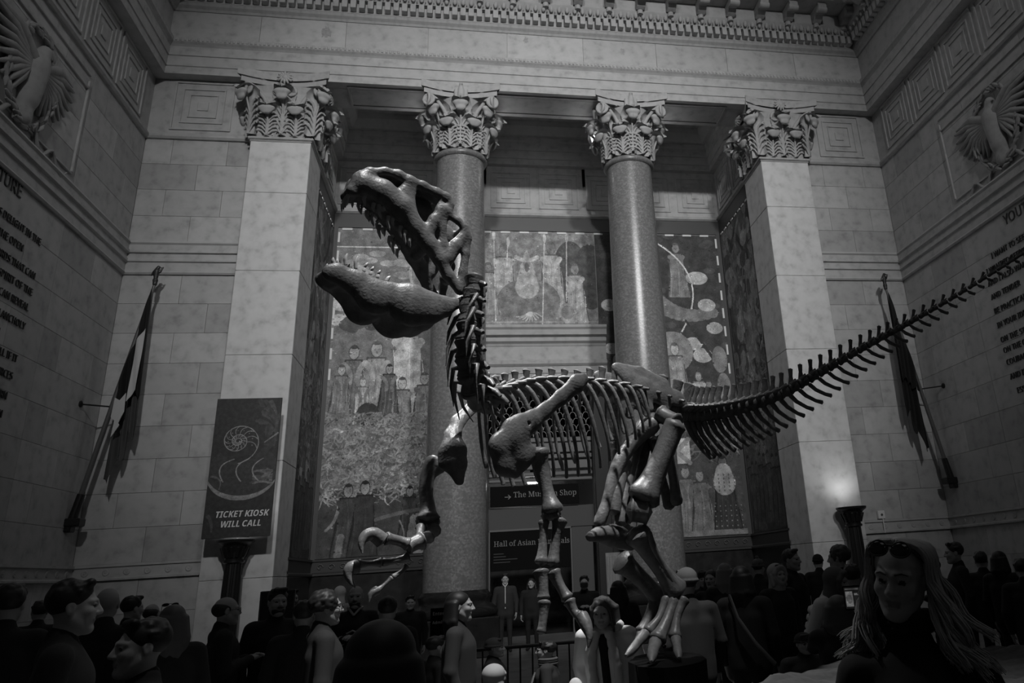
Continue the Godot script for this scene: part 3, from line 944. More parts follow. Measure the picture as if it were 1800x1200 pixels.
func make_doorway() -> void:
	var d := struct("door_1", "tall stone doorway with metal grille between the columns")
	var st := stone
	var run := func(called: String, prof: Array, mt: Material) -> void:
		var m := Mold.new()
		m.sweep(prof, [Vector2(-2.1, -4.2), Vector2(2.1, -4.2)])
		part(d, called, m, mt)
	run.call("cornice", [[0, 8.2], [0.1, 8.2], [0.13, 8.27], [0.22, 8.33], [0.22, 8.45], [0.34, 8.5], [0.36, 8.66], [0.42, 8.72], [0.42, 8.8], [0, 8.8]], st)
	run.call("frieze", [[0, 7.76], [0.1, 7.76], [0.1, 8.19], [0, 8.19]], st)
	run.call("bead_moulding", [[0, 7.56], [0.14, 7.56], [0.2, 7.62], [0.2, 7.7], [0.14, 7.75], [0, 7.75]], mat("carved", 0.44))
	run.call("architrave", [[0, 7.15], [0.1, 7.15], [0.1, 7.33], [0.13, 7.34], [0.13, 7.55], [0, 7.55]], st)
	for sx in [-1.0, 1.0]:
		var m := Mold.new()
		m.box(Vector3(sx * 1.78, 3.6, -4.2), Vector3(0.44, 7.14, 0.26), Basis.IDENTITY, 0.02)
		m.box(Vector3(sx * 1.58, 3.6, -4.3), Vector3(0.1, 7.14, 0.3), Basis.IDENTITY, 0.02)
		part(d, "jamb", m, mat("jamb", 0.035, 0.5))
	# transom: scale-pattern grille over carved rails
	var g := Mold.new()
	for r in 9:
		for k in 16:
			var pts := []
			for s in 7:
				var an := PI * s / 6.0
				pts.append(Vector3(-1.5 + (k + 0.5 * (r % 2)) * 0.2 - cos(an) * 0.1, 5.45 + r * 0.19 + sin(an) * 0.16, 0))
			g.tube(pts, [0.012, 0.012, 0.012, 0.012, 0.012, 0.012, 0.012], 5, 1.0, Vector3.BACK)
	var gp := part(d, "scale_grille", g, mat("grille", 0.2, 0.5), at(0, 0, -4.35))
	gp.set_meta("kind", "stuff")
	for q in [[5.35, 0.14, 0.16], [5.12, 0.3, 0.08], [4.86, 0.14, 0.18], [4.62, 0.26, 0.08], [4.36, 0.12, 0.16], [4.2, 0.1, 0.1]]:
		part(d, "transom_rail", box_mesh(Vector3(3.05, q[1], q[2]), 0.02), mat("railbronze", 0.09, 0.5), at(0, q[0], -4.35))
	# the passage beyond
	var m := Mold.new()
	m.box(Vector3(-1.9, 3.7, -7.2), Vector3(0.3, 7.4, 5.2))
	m.box(Vector3(1.9, 3.7, -7.2), Vector3(0.3, 7.4, 5.2))
	m.box(Vector3(0, 7.35, -7.2), Vector3(4.1, 0.3, 5.2))
	m.box(Vector3(0, 3.7, -9.9), Vector3(4.1, 7.4, 0.3))
	m.box(Vector3(0, -0.1, -7.2), Vector3(4.1, 0.18, 5.4))
	part(d, "passage", m, mat("darkmarble", 0.022))
	m = Mold.new()
	m.box(Vector3(0, 3.14, -4.5), Vector3(3.1, 0.6, 0.25), Basis.IDENTITY, 0.01)
	part(d, "lintel", m, mat("lintel", 0.055, 0.7))
	m = Mold.new()
	m.box(Vector3(1.16, 1.42, -4.5), Vector3(0.62, 2.84, 0.2), Basis.IDENTITY, 0.01)
	part(d, "side_panel", m, mat("lintel", 0.055, 0.7))
	m = Mold.new()
	m.box(Vector3(2.0, 1.5, -4.03), Vector3(0.5, 1.1, 0.06), Basis.IDENTITY, 0.01)
	for k in 6: m.tube([Vector3(1.8 + k * 0.08, 0.95, -4.0), Vector3(1.8 + k * 0.08, 1.95, -4.0)], [0.03, 0.03], 8)
	part(d, "fluted_panel", m, st)
	# signs
	var s := thing("shop_sign", "dark sign board with an arrow and pale serif lettering above doorway", "sign", Vector3(-0.2, 3.47, -4.28))
	m = Mold.new()
	m.box(Vector3(0, 0.29, 0), Vector3(2.56, 0.57, 0.06), Basis.IDENTITY, 0.008)
	part(s, "board", m, mat("black", 0.004))
	part(s, "lettering", text_mesh("The Museum Shop", 0.15, true), mat("signprint", 0.17, 0.6), at(-0.62, 0.2, 0.035))
	var ar := Mold.new()
	ar.box(Vector3(-0.8, 0.27, 0.035), Vector3(0.14, 0.02, 0.01))
	ar.extrude([[-0.78, 0.33], [-0.72, 0.27], [-0.78, 0.21], [-0.755, 0.21], [-0.69, 0.27], [-0.755, 0.33]], 0.01, at(0, 0, 0.035))
	part(s, "arrow", ar, mat("signprint", 0.3))
	s = thing("hall_sign", "tall black sign panel lettered Hall of Asian Mammals in the doorway", "sign", Vector3(-0.35, 0, -4.28))
	m = Mold.new()
	m.box(Vector3(0, 2.28, 0), Vector3(2.26, 1.06, 0.06), Basis.IDENTITY, 0.008)
	part(s, "board", m, mat("black", 0.004))
	m = Mold.new()
	for q in [[0.0, 2.82, 2.34, 0.06], [1.16, 1.4, 0.05, 2.8], [-1.16, 1.4, 0.05, 2.8]]: m.box(Vector3(q[0], q[1], 0.02), Vector3(q[2], q[3], 0.08), Basis.IDENTITY, 0.008)
	part(s, "frame", m, mat("railbronze", 0.09))
	part(s, "lettering", text_mesh("Hall of Asian Mammals", 0.14, true), mat("signprint", 0.3), at(-1.04, 2.35, 0.035))
	for k in 4:
		part(s, "small_print", box_mesh(Vector3([0.28, 0.34, 0.66, 0.46][k], 0.022, 0.006)), mat("smallprint", 0.05), at(-1.04 + [0.14, 0.17, 0.33, 0.23][k], 2.2 - k * 0.075, 0.034))
	# the lit fitting over the sign
	var lp := thing("ceiling_lamp", "small lit ceiling lamp above the shop sign", "lamp", Vector3(-0.25, 4.14, -4.75))
	m = Mold.new()
	m.lathe([[0.0, 0.0], [0.19, 0.01], [0.24, 0.09], [0.24, 0.1], [0.0, 0.1]], 20)
	part(lp, "bowl", m, glow("lampglow", 6.0))
	m = Mold.new()
	m.lathe([[0.25, 0.1], [0.25, 0.13], [0.05, 0.15], [0.03, 0.9], [0.0, 0.9]], 16)
	part(lp, "stem", m, mat("iron", 0.012))
	var ol := OmniLight3D.new()
	ol.name = "lamp_light"
	ol.position = Vector3(0, -0.15, 0)
	ol.light_energy = 0.5
	ol.omni_range = 40.0
	ol.omni_attenuation = 2.0
	ol.light_size = 0.2
	ol.shadow_enabled = true
	lp.add_child(ol)

func glow(key: String, e: float) -> StandardMaterial3D:
	var m := mat(key, 0.8, 0.5)
	m.emission_enabled = true
	m.emission = Color.WHITE
	m.emission_energy_multiplier = e
	return m
var fonts := {}
func text_mesh(s: String, tall: float, serif := false, bold := false, deep := 0.008) -> TextMesh:
	var key := "%s%s" % [serif, bold]
	if not fonts.has(key):
		var f := SystemFont.new()
		f.font_names = PackedStringArray(["Droid Serif" if serif else "Droid Sans"])
		f.font_weight = 700 if bold else 400
		fonts[key] = f
	var t := TextMesh.new()
	t.text = s
	t.font = fonts[key]
	t.font_size = 40
	t.pixel_size = tall / 40.0 / 0.72
	t.depth = deep
	t.curve_step = 1.5
	t.horizontal_alignment = HORIZONTAL_ALIGNMENT_LEFT
	t.vertical_alignment = VERTICAL_ALIGNMENT_BOTTOM
	return t

# ---- painted walls: flat paintings of plain invented figures ----
class Brush:
	var im: Image
	var w: int
	var h: int
	var r := RandomNumberGenerator.new()
	func _init(ww: int, hh: int, base: float, sd: int, g := 1.0) -> void:
		w = ww; h = hh; gain = g
		im = Image.create(w, h, false, Image.FORMAT_RGB8)
		im.fill(tone(base))
		r.seed = sd
	var gain := 1.0
	func tone(t: float) -> Color:
		return Color(t * gain, t * gain, t * gain).linear_to_srgb()
	func oval(x: float, y: float, rx: float, ry: float, t: float) -> void:
		var c := tone(t)
		for k in range(int(y - ry), int(y + ry) + 1):
			var s := 1.0 - pow((k - y) / ry, 2.0)
			if s > 0.0:
				var q := rx * sqrt(s)
				im.fill_rect(Rect2i(int(x - q), k, maxi(1, int(q * 2.0)), 1), c)
	func stroke(a: Vector2, b: Vector2, bend: float, ra: float, rb: float, t: float) -> void:
		var n := maxi(3, int(a.distance_to(b) / maxf(1.0, minf(ra, rb))))
		var side := (b - a).orthogonal() * bend
		for k in n + 1:
			var u := float(k) / n
			var p := a.lerp(b, u) + side * 4.0 * u * (1.0 - u)
			var q := lerpf(ra, rb, u)
			oval(p.x, p.y, q, q, t)
	func figure(x: float, y: float, s: float, robe: float, skin: float, trim: float) -> void:   # a robed standing figure, s tall
		var wd := s * 0.17
		for k in int(s * 0.8):
			var u := k / (s * 0.8)
			var q := wd * (0.6 + 0.58 * u) + 2.0
			im.fill_rect(Rect2i(int(x - q), int(y + s * 0.2 + k), int(q * 2), 1), tone(robe * 0.35))
		oval(x, y + s * 0.105, s * 0.07, s * 0.1, robe * 0.4)
		for k in int(s * 0.78):
			var u := k / (s * 0.78)
			var q := wd * (0.55 + 0.55 * u + 0.06 * sin(u * 9.0))
			var row := int(y + s * 0.22 + k)
			im.fill_rect(Rect2i(int(x - q), row, int(q * 2), 1), tone(robe))
			for f in 3:
				im.fill_rect(Rect2i(int(x - q + q * 2 * (f + 0.7) / 3.6 + sin(u * 5.0 + f) * 2.0), row, 1, 1), tone(robe * 0.6))
		stroke(Vector2(x - wd * 0.7, y + s * 0.27), Vector2(x - wd * 0.2, y + s * 0.5), 0.15, s * 0.04, s * 0.03, trim)
		stroke(Vector2(x + wd * 0.7, y + s * 0.27), Vector2(x + wd * 0.4, y + s * 0.52), -0.12, s * 0.04, s * 0.03, trim)
		oval(x, y + s * 0.11, s * 0.062, s * 0.085, skin)
		oval(x, y + s * 0.035, s * 0.05, s * 0.025, robe * 0.45)
		oval(x, y + s * 0.135, s * 0.012, s * 0.006, skin * 0.5)
		for k in 5: stroke(Vector2(x - wd * 0.8 + wd * 0.4 * k, y + s * (0.35 + 0.1 * sin(k * 2.0))), Vector2(x - wd * 0.9 + wd * 0.42 * k, y + s * 0.97), 0.04, 1.0, 1.4, (trim if k % 2 else robe * 1.35))
		oval(x - s * 0.02, y + s * 0.11, 1.2, 1.2, skin * 0.4)
		oval(x + s * 0.025, y + s * 0.11, 1.2, 1.2, skin * 0.4)
	func fronds(y0: float, y1: float, n: int, ta: float, tb: float) -> void:
		for k in n:
			var x := r.randf() * w
			var y := lerpf(y0, y1, r.randf())
			var d := Vector2(r.randf_range(-1, 1), r.randf_range(-0.3, 1)).normalized() * r.randf_range(14, 30)
			stroke(Vector2(x, y), Vector2(x, y) + d, r.randf_range(-0.3, 0.3), 2.2, 0.8, lerpf(ta, tb, r.randf()))
	func grain(amount: float) -> void:
		var n := FastNoiseLite.new()
		n.frequency = 0.03
		n.fractal_octaves = 4
		n.seed = 7
		for y in h:
			for x in w:
				var c := im.get_pixel(x, y)
				var g := 1.0 + amount * n.get_noise_2d(x, y) + amount * r.randf_range(-0.5, 0.5)
				im.set_pixel(x, y, Color(c.r * g, c.g * g, c.b * g))
	func done() -> ImageTexture:
		for k in int(w * h * 0.006):   # fine brushwork: dabs pick up the tone under them
			var p := Vector2i(r.randi() % w, r.randi() % h)
			var c := im.get_pixelv(p)
			var g := r.randf_range(0.7, 1.35)
			im.fill_rect(Rect2i(p.x, p.y, 1 + r.randi() % 5, 1 + r.randi() % 4), Color(c.r * g, c.g * g, c.b * g))
		grain(0.28)
		return ImageTexture.create_from_image(im)

func painting(called: String, text: String, tex: Texture2D, size: Vector2, x: Transform3D) -> void:
	var o := thing(called, text, "mural", x.origin, "painted murals of the loggia")
	var q := QuadMesh.new()
	q.size = size
	var m := StandardMaterial3D.new()
	m.albedo_texture = tex
	m.roughness = 0.85
	m.resource_name = "mural"
	part(o, "canvas", q, m, Transform3D(x.basis, x.basis.z * 0.022))
	var b := Mold.new()
	b.box(Vector3.ZERO, Vector3(size.x, size.y, 0.04))
	part(o, "backing", b, mat("frame", 0.05), Transform3D(x.basis, Vector3.ZERO))

func make_murals() -> void:
	var b := Brush.new(330, 740, 0.10, 5, 2.3)      # left: figures over leaves, dark group below
	b.im.fill_rect(Rect2i(0, 0, 330, 120), b.tone(0.10))
	b.im.fill_rect(Rect2i(0, 45, 330, 3), b.tone(0.34))
	for k in 26: b.oval(b.r.randf() * 330, 60 + b.r.randf() * 60, 20, 8, 0.14 + 0.1 * b.r.randf())
	b.oval(215, 110, 44, 60, 0.26); b.oval(215, 110, 38, 54, 0.15)
	for k in 5: b.oval(262, 70 + k * 22, 9, 9, 0.26); 
	b.stroke(Vector2(240, 40), Vector2(300, 160), 0.0, 2, 2, 0.3); b.stroke(Vector2(300, 40), Vector2(240, 190), 0.0, 2, 2, 0.3)
	for k in 40: b.oval(b.r.randf() * 330, 150 + b.r.randf() * 90, 30, 14, 0.20 + 0.08 * b.r.randf())
	for k in 14: b.oval(30 + b.r.randf() * 60, 225 + b.r.randf() * 30, 14, 12, 0.05)
	for q in [[55, 285, 175, 0.08, 0.2, 0.14], [105, 275, 200, 0.15, 0.22, 0.2], [175, 215, 240, 0.28, 0.2, 0.26], [262, 270, 190, 0.07, 0.1, 0.1], [305, 285, 180, 0.10, 0.14, 0.12], [165, 360, 150, 0.10, 0.2, 0.13], [215, 350, 150, 0.13, 0.22, 0.1], [245, 365, 150, 0.22, 0.24, 0.2], [135, 330, 120, 0.05, 0.2, 0.1], [285, 350, 120, 0.18, 0.2, 0.12], [30, 330, 130, 0.12, 0.2, 0.08], [78, 360, 110, 0.2, 0.22, 0.1]]:
		b.figure(q[0], q[1], q[2], q[3], q[4], q[5])
	b.oval(92, 448, 26, 30, 0.025)
	b.im.fill_rect(Rect2i(0, 500, 330, 110), b.tone(0.06))
	b.fronds(440, 600, 1500, 0.05, 0.17)
	b.im.fill_rect(Rect2i(0, 605, 330, 135), b.tone(0.028))
	b.fronds(590, 625, 160, 0.06, 0.2)
	for q in [[60, 590, 150, 0.03, 0.13, 0.03], [95, 585, 155, 0.02, 0.13, 0.02], [190, 600, 120, 0.022, 0.16, 0.03], [235, 585, 120, 0.02, 0.15, 0.02], [265, 580, 110, 0.025, 0.15, 0.02], [300, 600, 110, 0.02, 0.12, 0.03]]:
		b.figure(q[0], q[1], q[2], q[3], q[4], q[5])
	b.stroke(Vector2(120, 668), Vector2(320, 652), 0.05, 4, 4, 0.06)
	b.stroke(Vector2(205, 672), Vector2(210, 715), 0.0, 14, 26, 0.13); b.stroke(Vector2(170, 672), Vector2(180, 720), 0.1, 2, 2, 0.09)
	b.stroke(Vector2(40, 650), Vector2(18, 685), 0.1, 4, 3, 0.10); b.stroke(Vector2(50, 700), Vector2(45, 735), 0.0, 8, 8, 0.09)
	painting("mural", "tall mural with robed figures above leafy fronds, left of the doorway", b.done(), Vector2(4.2, 9.7), at(-4.02, 7.2, -4.16))
	b = Brush.new(330, 740, 0.035, 9, 2.0)          # right: pale figures on a dark ground
	for k in 30: b.oval(b.r.randf() * 330, b.r.randf() * 330, 16, 8, 0.05)
	b.figure(215, 20, 150, 0.13, 0.15, 0.12)
	b.oval(110, 62, 45, 12, 0.26); b.oval(265, 118, 30, 18, 0.26)
	b.stroke(Vector2(150, 14), Vector2(205, 270), 0.28, 2.5, 2.5, 0.4)
	b.stroke(Vector2(120, 130), Vector2(300, 210), -0.2, 26, 14, 0.12)
	for q in [[30, 190, 22], [60, 240, 18], [285, 190, 24], [300, 250, 22], [240, 290, 24], [262, 320, 26], [60, 330, 30], [30, 300, 20]]: b.oval(q[0], q[1], q[2], q[2] * 0.7, 0.26)
	b.stroke(Vector2(225, 230), Vector2(310, 360), 0.0, 3, 5, 0.03)
	b.oval(185, 310, 52, 52, 0.15)
	b.figure(190, 285, 170, 0.16, 0.24, 0.2)
	for q in [[100, 390, 95, 0.35, 0.2, 0.35], [150, 400, 90, 0.2, 0.2, 0.1], [245, 360, 120, 0.26, 0.2, 0.28], [270, 380, 110, 0.10, 0.13, 0.08], [40, 380, 110, 0.1, 0.14, 0.1], [210, 400, 90, 0.12, 0.2, 0.2]]: b.figure(q[0], q[1], q[2], q[3], q[4], q[5])
	b.oval(305, 330, 20, 34, 0.13); b.oval(310, 400, 18, 36, 0.12)
	b.fronds(470, 560, 260, 0.05, 0.12)
	b.im.fill_rect(Rect2i(140, 520, 66, 58), b.tone(0.3))
	b.stroke(Vector2(142, 522), Vector2(204, 576), 0.0, 6, 6, 0.16); b.stroke(Vector2(204, 522), Vector2(142, 576), 0.0, 6, 6, 0.16)
	for q in [[120, 585, 150, 0.26, 0.2, 0.28], [190, 580, 155, 0.11, 0.13, 0.07], [225, 590, 150, 0.08, 0.12, 0.07], [70, 590, 150, 0.09, 0.14, 0.1]]: b.figure(q[0], q[1], q[2], q[3], q[4], q[5])
	b.figure(285, 560, 170, 0.02, 0.07, 0.03)
	b.stroke(Vector2(285, 600), Vector2(285, 625), 0.0, 20, 28, 0.17)
	for k in 24: b.oval(258 + (k % 5) * 13, 606 + (k / 5) * 9, 1.6, 3, 0.06)
	for k in 36: b.oval(256 + (k % 6) * 13, 676 + (k / 6) * 11, 1.6, 1.6, 0.14)
	b.im.fill_rect(Rect2i(0, 728, 330, 12), b.tone(0.10))
	painting("mural", "tall mural with pale figures on dark ground, right of the doorway", b.done(), Vector2(4.2, 9.7), at(4.02, 7.2, -4.16))
	b = Brush.new(420, 340, 0.14, 3, 2.0)           # centre: three seated and standing warriors
	for k in 50: b.oval(b.r.randf() * 420, b.r.randf() * 120, 30, 14, 0.13 + 0.05 * b.r.randf())
	b.oval(330, 130, 60, 100, 0.06); b.oval(400, 160, 60, 120, 0.05)
	for q in [[95, 40, 250, 0.24, 0.13, 0.26], [40, 110, 190, 0.18, 0.13, 0.2], [262, 30, 250, 0.22, 0.13, 0.27], [345, 110, 220, 0.20, 0.15, 0.24]]: b.figure(q[0], q[1], q[2], q[3], q[4], q[5])
	b.oval(180, 250, 110, 80, 0.12); b.oval(190, 205, 60, 26, 0.15)
	b.stroke(Vector2(175, 130), Vector2(175, 200), 0.0, 24, 42, 0.24)
	b.oval(175, 108, 15, 22, 0.15); b.oval(175, 128, 8, 18, 0.10)
	b.stroke(Vector2(138, 92), Vector2(212, 92), -0.15, 8, 8, 0.27); b.stroke(Vector2(175, 92), Vector2(175, 66), 0.0, 12, 2, 0.22)
	for k in 9: b.stroke(Vector2(180, 290), Vector2(135 + k * 11, 325 - absf(k - 4) * 5), 0.1, 3, 2, 0.27)
	b.oval(315, 290, 34, 34, 0.19); b.oval(315, 290, 24, 24, 0.14)
	for q in [[60, 5, 66, 320], [240, 10, 226, 330], [320, 10, 312, 250], [110, 30, 105, 130]]: b.stroke(Vector2(q[0], q[1]), Vector2(q[2], q[3]), 0.0, 2.4, 2.4, 0.3)
	for q in [[60, 12], [240, 20], [320, 16], [110, 36]]: b.oval(q[0], q[1], 6, 18, 0.32)
	b.im.fill_rect(Rect2i(0, 322, 420, 4), b.tone(0.2))
	painting("mural", "wide mural of armoured figures with spears above the doorway", b.done(), Vector2(3.8, 3.2), at(0.0, 10.44, -4.16))
	for sx in [-1.0, 1.0]:
		b = Brush.new(220, 740, 0.07, 20 + int(sx), 1.5)
		for k in 70: b.stroke(Vector2(b.r.randf() * 220, b.r.randf() * 500), Vector2(b.r.randf() * 220, b.r.randf() * 500), 0.2, 9, 3, 0.03 + 0.2 * pow(b.r.randf(), 2.0))
		for k in 9: b.figure(20 + b.r.randf() * 180, 40 + k * 60 + b.r.randf() * 40, 130, 0.05 + 0.2 * b.r.randf(), 0.16, 0.16)
		for k in 60: b.oval(b.r.randf() * 220, b.r.randf() * 420, 10 + b.r.randf() * 14, 20, 0.05 + 0.15 * b.r.randf())
		b.fronds(380, 560, 300, 0.04, 0.16)
		b.im.fill_rect(Rect2i(0, 640, 220, 100), b.tone(0.03))
		for k in 8: b.figure(15 + k * 26, 560 + b.r.randf() * 30, 150, 0.03 + 0.03 * b.r.randf(), 0.08, 0.05)
		painting("mural", "narrow mural on the %s side wall of the loggia" % ("left" if sx < 0 else "right"), b.done(), Vector2(2.85, 9.7), at(sx * 6.27, 7.2, -2.58, side_turn(sx)))

func make_reliefs() -> void:
	for sx in [-1.0, 1.0]:
		var turn := side_turn(sx)
		var o := thing("eagle_relief", "carved stone eagle in a wreath with ribbon, high on the %s wall" % ("left" if sx < 0 else "right"), "relief", Vector3(sx * (HW - 0.005), 10.9, 5.15), "eagle reliefs on the side walls")
		o.basis = turn
		var mt := mat("relief", 0.34, 0.8, noise_tex("stone", 0, 0.01, 5, []), 0.8)
		var m := Mold.new()
		var prims := [cap(Vector3(0, -0.45, 0.02), Vector3(0, 0.25, 0.06), 0.24, 0.26, 0.1), cap(Vector3(0.02, 0.4, 0.08), Vector3(0.1, 0.62, 0.12), 0.16, 0.13, 0.1), cap(Vector3(0.14, 0.64, 0.15), Vector3(0.3, 0.56, 0.17), 0.07, 0.03, 0.03), cap(Vector3(-0.1, -0.5, 0.05), Vector3(-0.14, -0.72, 0.06), 0.09, 0.06, 0.05), cap(Vector3(0.1, -0.5, 0.05), Vector3(0.14, -0.72, 0.06), 0.09, 0.06, 0.05), cap(Vector3(0, -0.5, 0.0), Vector3(0, -0.85, 0.0), 0.16, 0.2, 0.08)]
		m.net(prims, 0.045)
		part(o, "eagle_body", m, mt)
		for s in [-1.0, 1.0]:
			m = Mold.new()
			for k in 9:
				var an := 0.35 - k * 0.2
				var root := Vector3(s * 0.22, 0.28 - k * 0.03, 0.08)
				var ln := 1.35 - k * 0.07
				var tip := root + Vector3(s * cos(an) * ln, sin(an) * ln * 0.8, -0.04)
				m.tube([root, root.lerp(tip, 0.5) + Vector3(0, 0.06, 0.03), tip], [0.07, 0.085, 0.03], 6, 1.0)
			m.tube([Vector3(s * 0.15, 0.3, 0.1), Vector3(s * 0.7, 0.62, 0.1), Vector3(s * 1.4, 0.72, 0.03)], [0.12, 0.1, 0.03], 7)
			part(o, "wing", m, mt)
		m = Mold.new()
		for k in 46:
			var an := TAU * k / 46.0
			var c := Vector3(cos(an) * 0.78, sin(an) * 0.98, 0.06)
			for q in 2:
				var d := Vector3(-sin(an), cos(an), 0).rotated(Vector3.BACK, rnd(-0.6, 0.6)) * 0.12
				var e := c + Vector3(cos(an), sin(an), 0) * rnd(-0.07, 0.07) + Vector3(0, 0, rnd(0, 0.05))
				m.tube([e - d, e, e + d], [0.02, 0.05, 0.015], 5)
		part(o, "wreath", m, mt)
		m = Mold.new()
		for s in [-1.0, 1.0]:
			var pts := []
			var rad := []
			for k in 16:
				var u := k / 15.0
				pts.append(Vector3(s * (0.2 + u * 1.6), -1.0 + 0.16 * sin(u * 13.0) - u * 0.12, 0.05)); rad.append(0.05 - u * 0.03)
			m.tube(pts, rad, 6)
		part(o, "ribbon", m, mt)
		# the sunk frame round the relief
		var w: Node3D = get_node("wall_left" if sx < 0 else "wall_right")
		var f := Mold.new()
		for q in [[12.34, 0.05], [12.02, 0.06], [9.96, 0.04]]: f.box(Vector3(0, q[0], 0.02), Vector3(4.1, q[1], 0.05), Basis.IDENTITY, 0.008)
		for x in [-2.05, 2.05]: f.box(Vector3(x, 11.1, 0.02), Vector3(0.05, 2.2, 0.05), Basis.IDENTITY, 0.008)
		part(w, "panel_frame", f, stone, Transform3D(turn, Vector3(sx * HW, 0, 5.15)))

func make_inscriptions() -> void:
	var mt := mat("letters", 0.012, 0.5)
	var left := [[8.58, 4.56, "NATURE", 0.24], [8.07, 3.63, "THERE IS DELIGHT IN THE", 0.132], [7.73, 4.15, "HARDY LIFE OF THE OPEN", 0.132], [7.39, 3.58, "THERE ARE NO WORDS THAT CAN", 0.132], [7.07, 3.56, "TELL THE HIDDEN SPIRIT OF THE", 0.132], [6.76, 3.58, "WILDERNESS THAT CAN REVEAL", 0.132], [6.40, 3.57, "ITS MYSTERY ITS MELANCHOLY", 0.132], [6.08, 4.3, "AND ITS CHARM", 0.132], [5.77, 3.60, "THE NATION BEHAVES WELL IF IT", 0.132], [5.44, 3.63, "TREATS THE NATURAL RESOURCES", 0.132], [5.07, 3.67, "AS ASSETS WHICH IT MUST TURN", 0.132], [4.74, 3.7, "OVER TO THE NEXT GENERATION", 0.132]]
	var wl: Node3D = get_node("wall_left")
	for q in left:
		var t := text_mesh(q[2], q[3], false, false, 0.02)
		t.horizontal_alignment = HORIZONTAL_ALIGNMENT_RIGHT
		part(wl, "inscription_line", t, mt, Transform3D(side_turn(-1) * Basis.from_scale(Vector3(1.0, 1, 1)), Vector3(-HW + 0.012, q[0], q[1])))
	var right := [[8.50, 4.60, "YOUTH", 0.24], [7.97, 3.90, "I WANT TO SEE YOU GAME BOYS", 0.132], [7.68, 3.6, "I WANT TO SEE YOU BRAVE AND MANLY", 0.132], [7.38, 3.56, "AND I ALSO WANT TO SEE YOU GENTLE", 0.132], [7.04, 3.56, "AND TENDER", 0.132], [6.69, 3.55, "BE PRACTICAL AS WELL AS GENEROUS", 0.132], [6.34, 3.54, "IN YOUR IDEALS KEEP YOUR EYES", 0.132], [5.98, 3.55, "ON THE STARS AND KEEP YOUR FEET", 0.132], [5.72, 3.56, "ON THE GROUND", 0.132], [5.43, 3.57, "COURAGE HARD WORK SELF MASTERY", 0.132], [5.09, 3.58, "AND INTELLIGENT EFFORT ARE ALL", 0.132], [4.74, 3.7, "ESSENTIAL TO SUCCESSFUL LIFE", 0.132]]
	var wr: Node3D = get_node("wall_right")
	for q in right:
		part(wr, "inscription_line", text_mesh(q[2], q[3], false, false, 0.02), mt, Transform3D(side_turn(1) * Basis.from_scale(Vector3(1.0, 1, 1)), Vector3(HW - 0.012, q[0], q[1])))

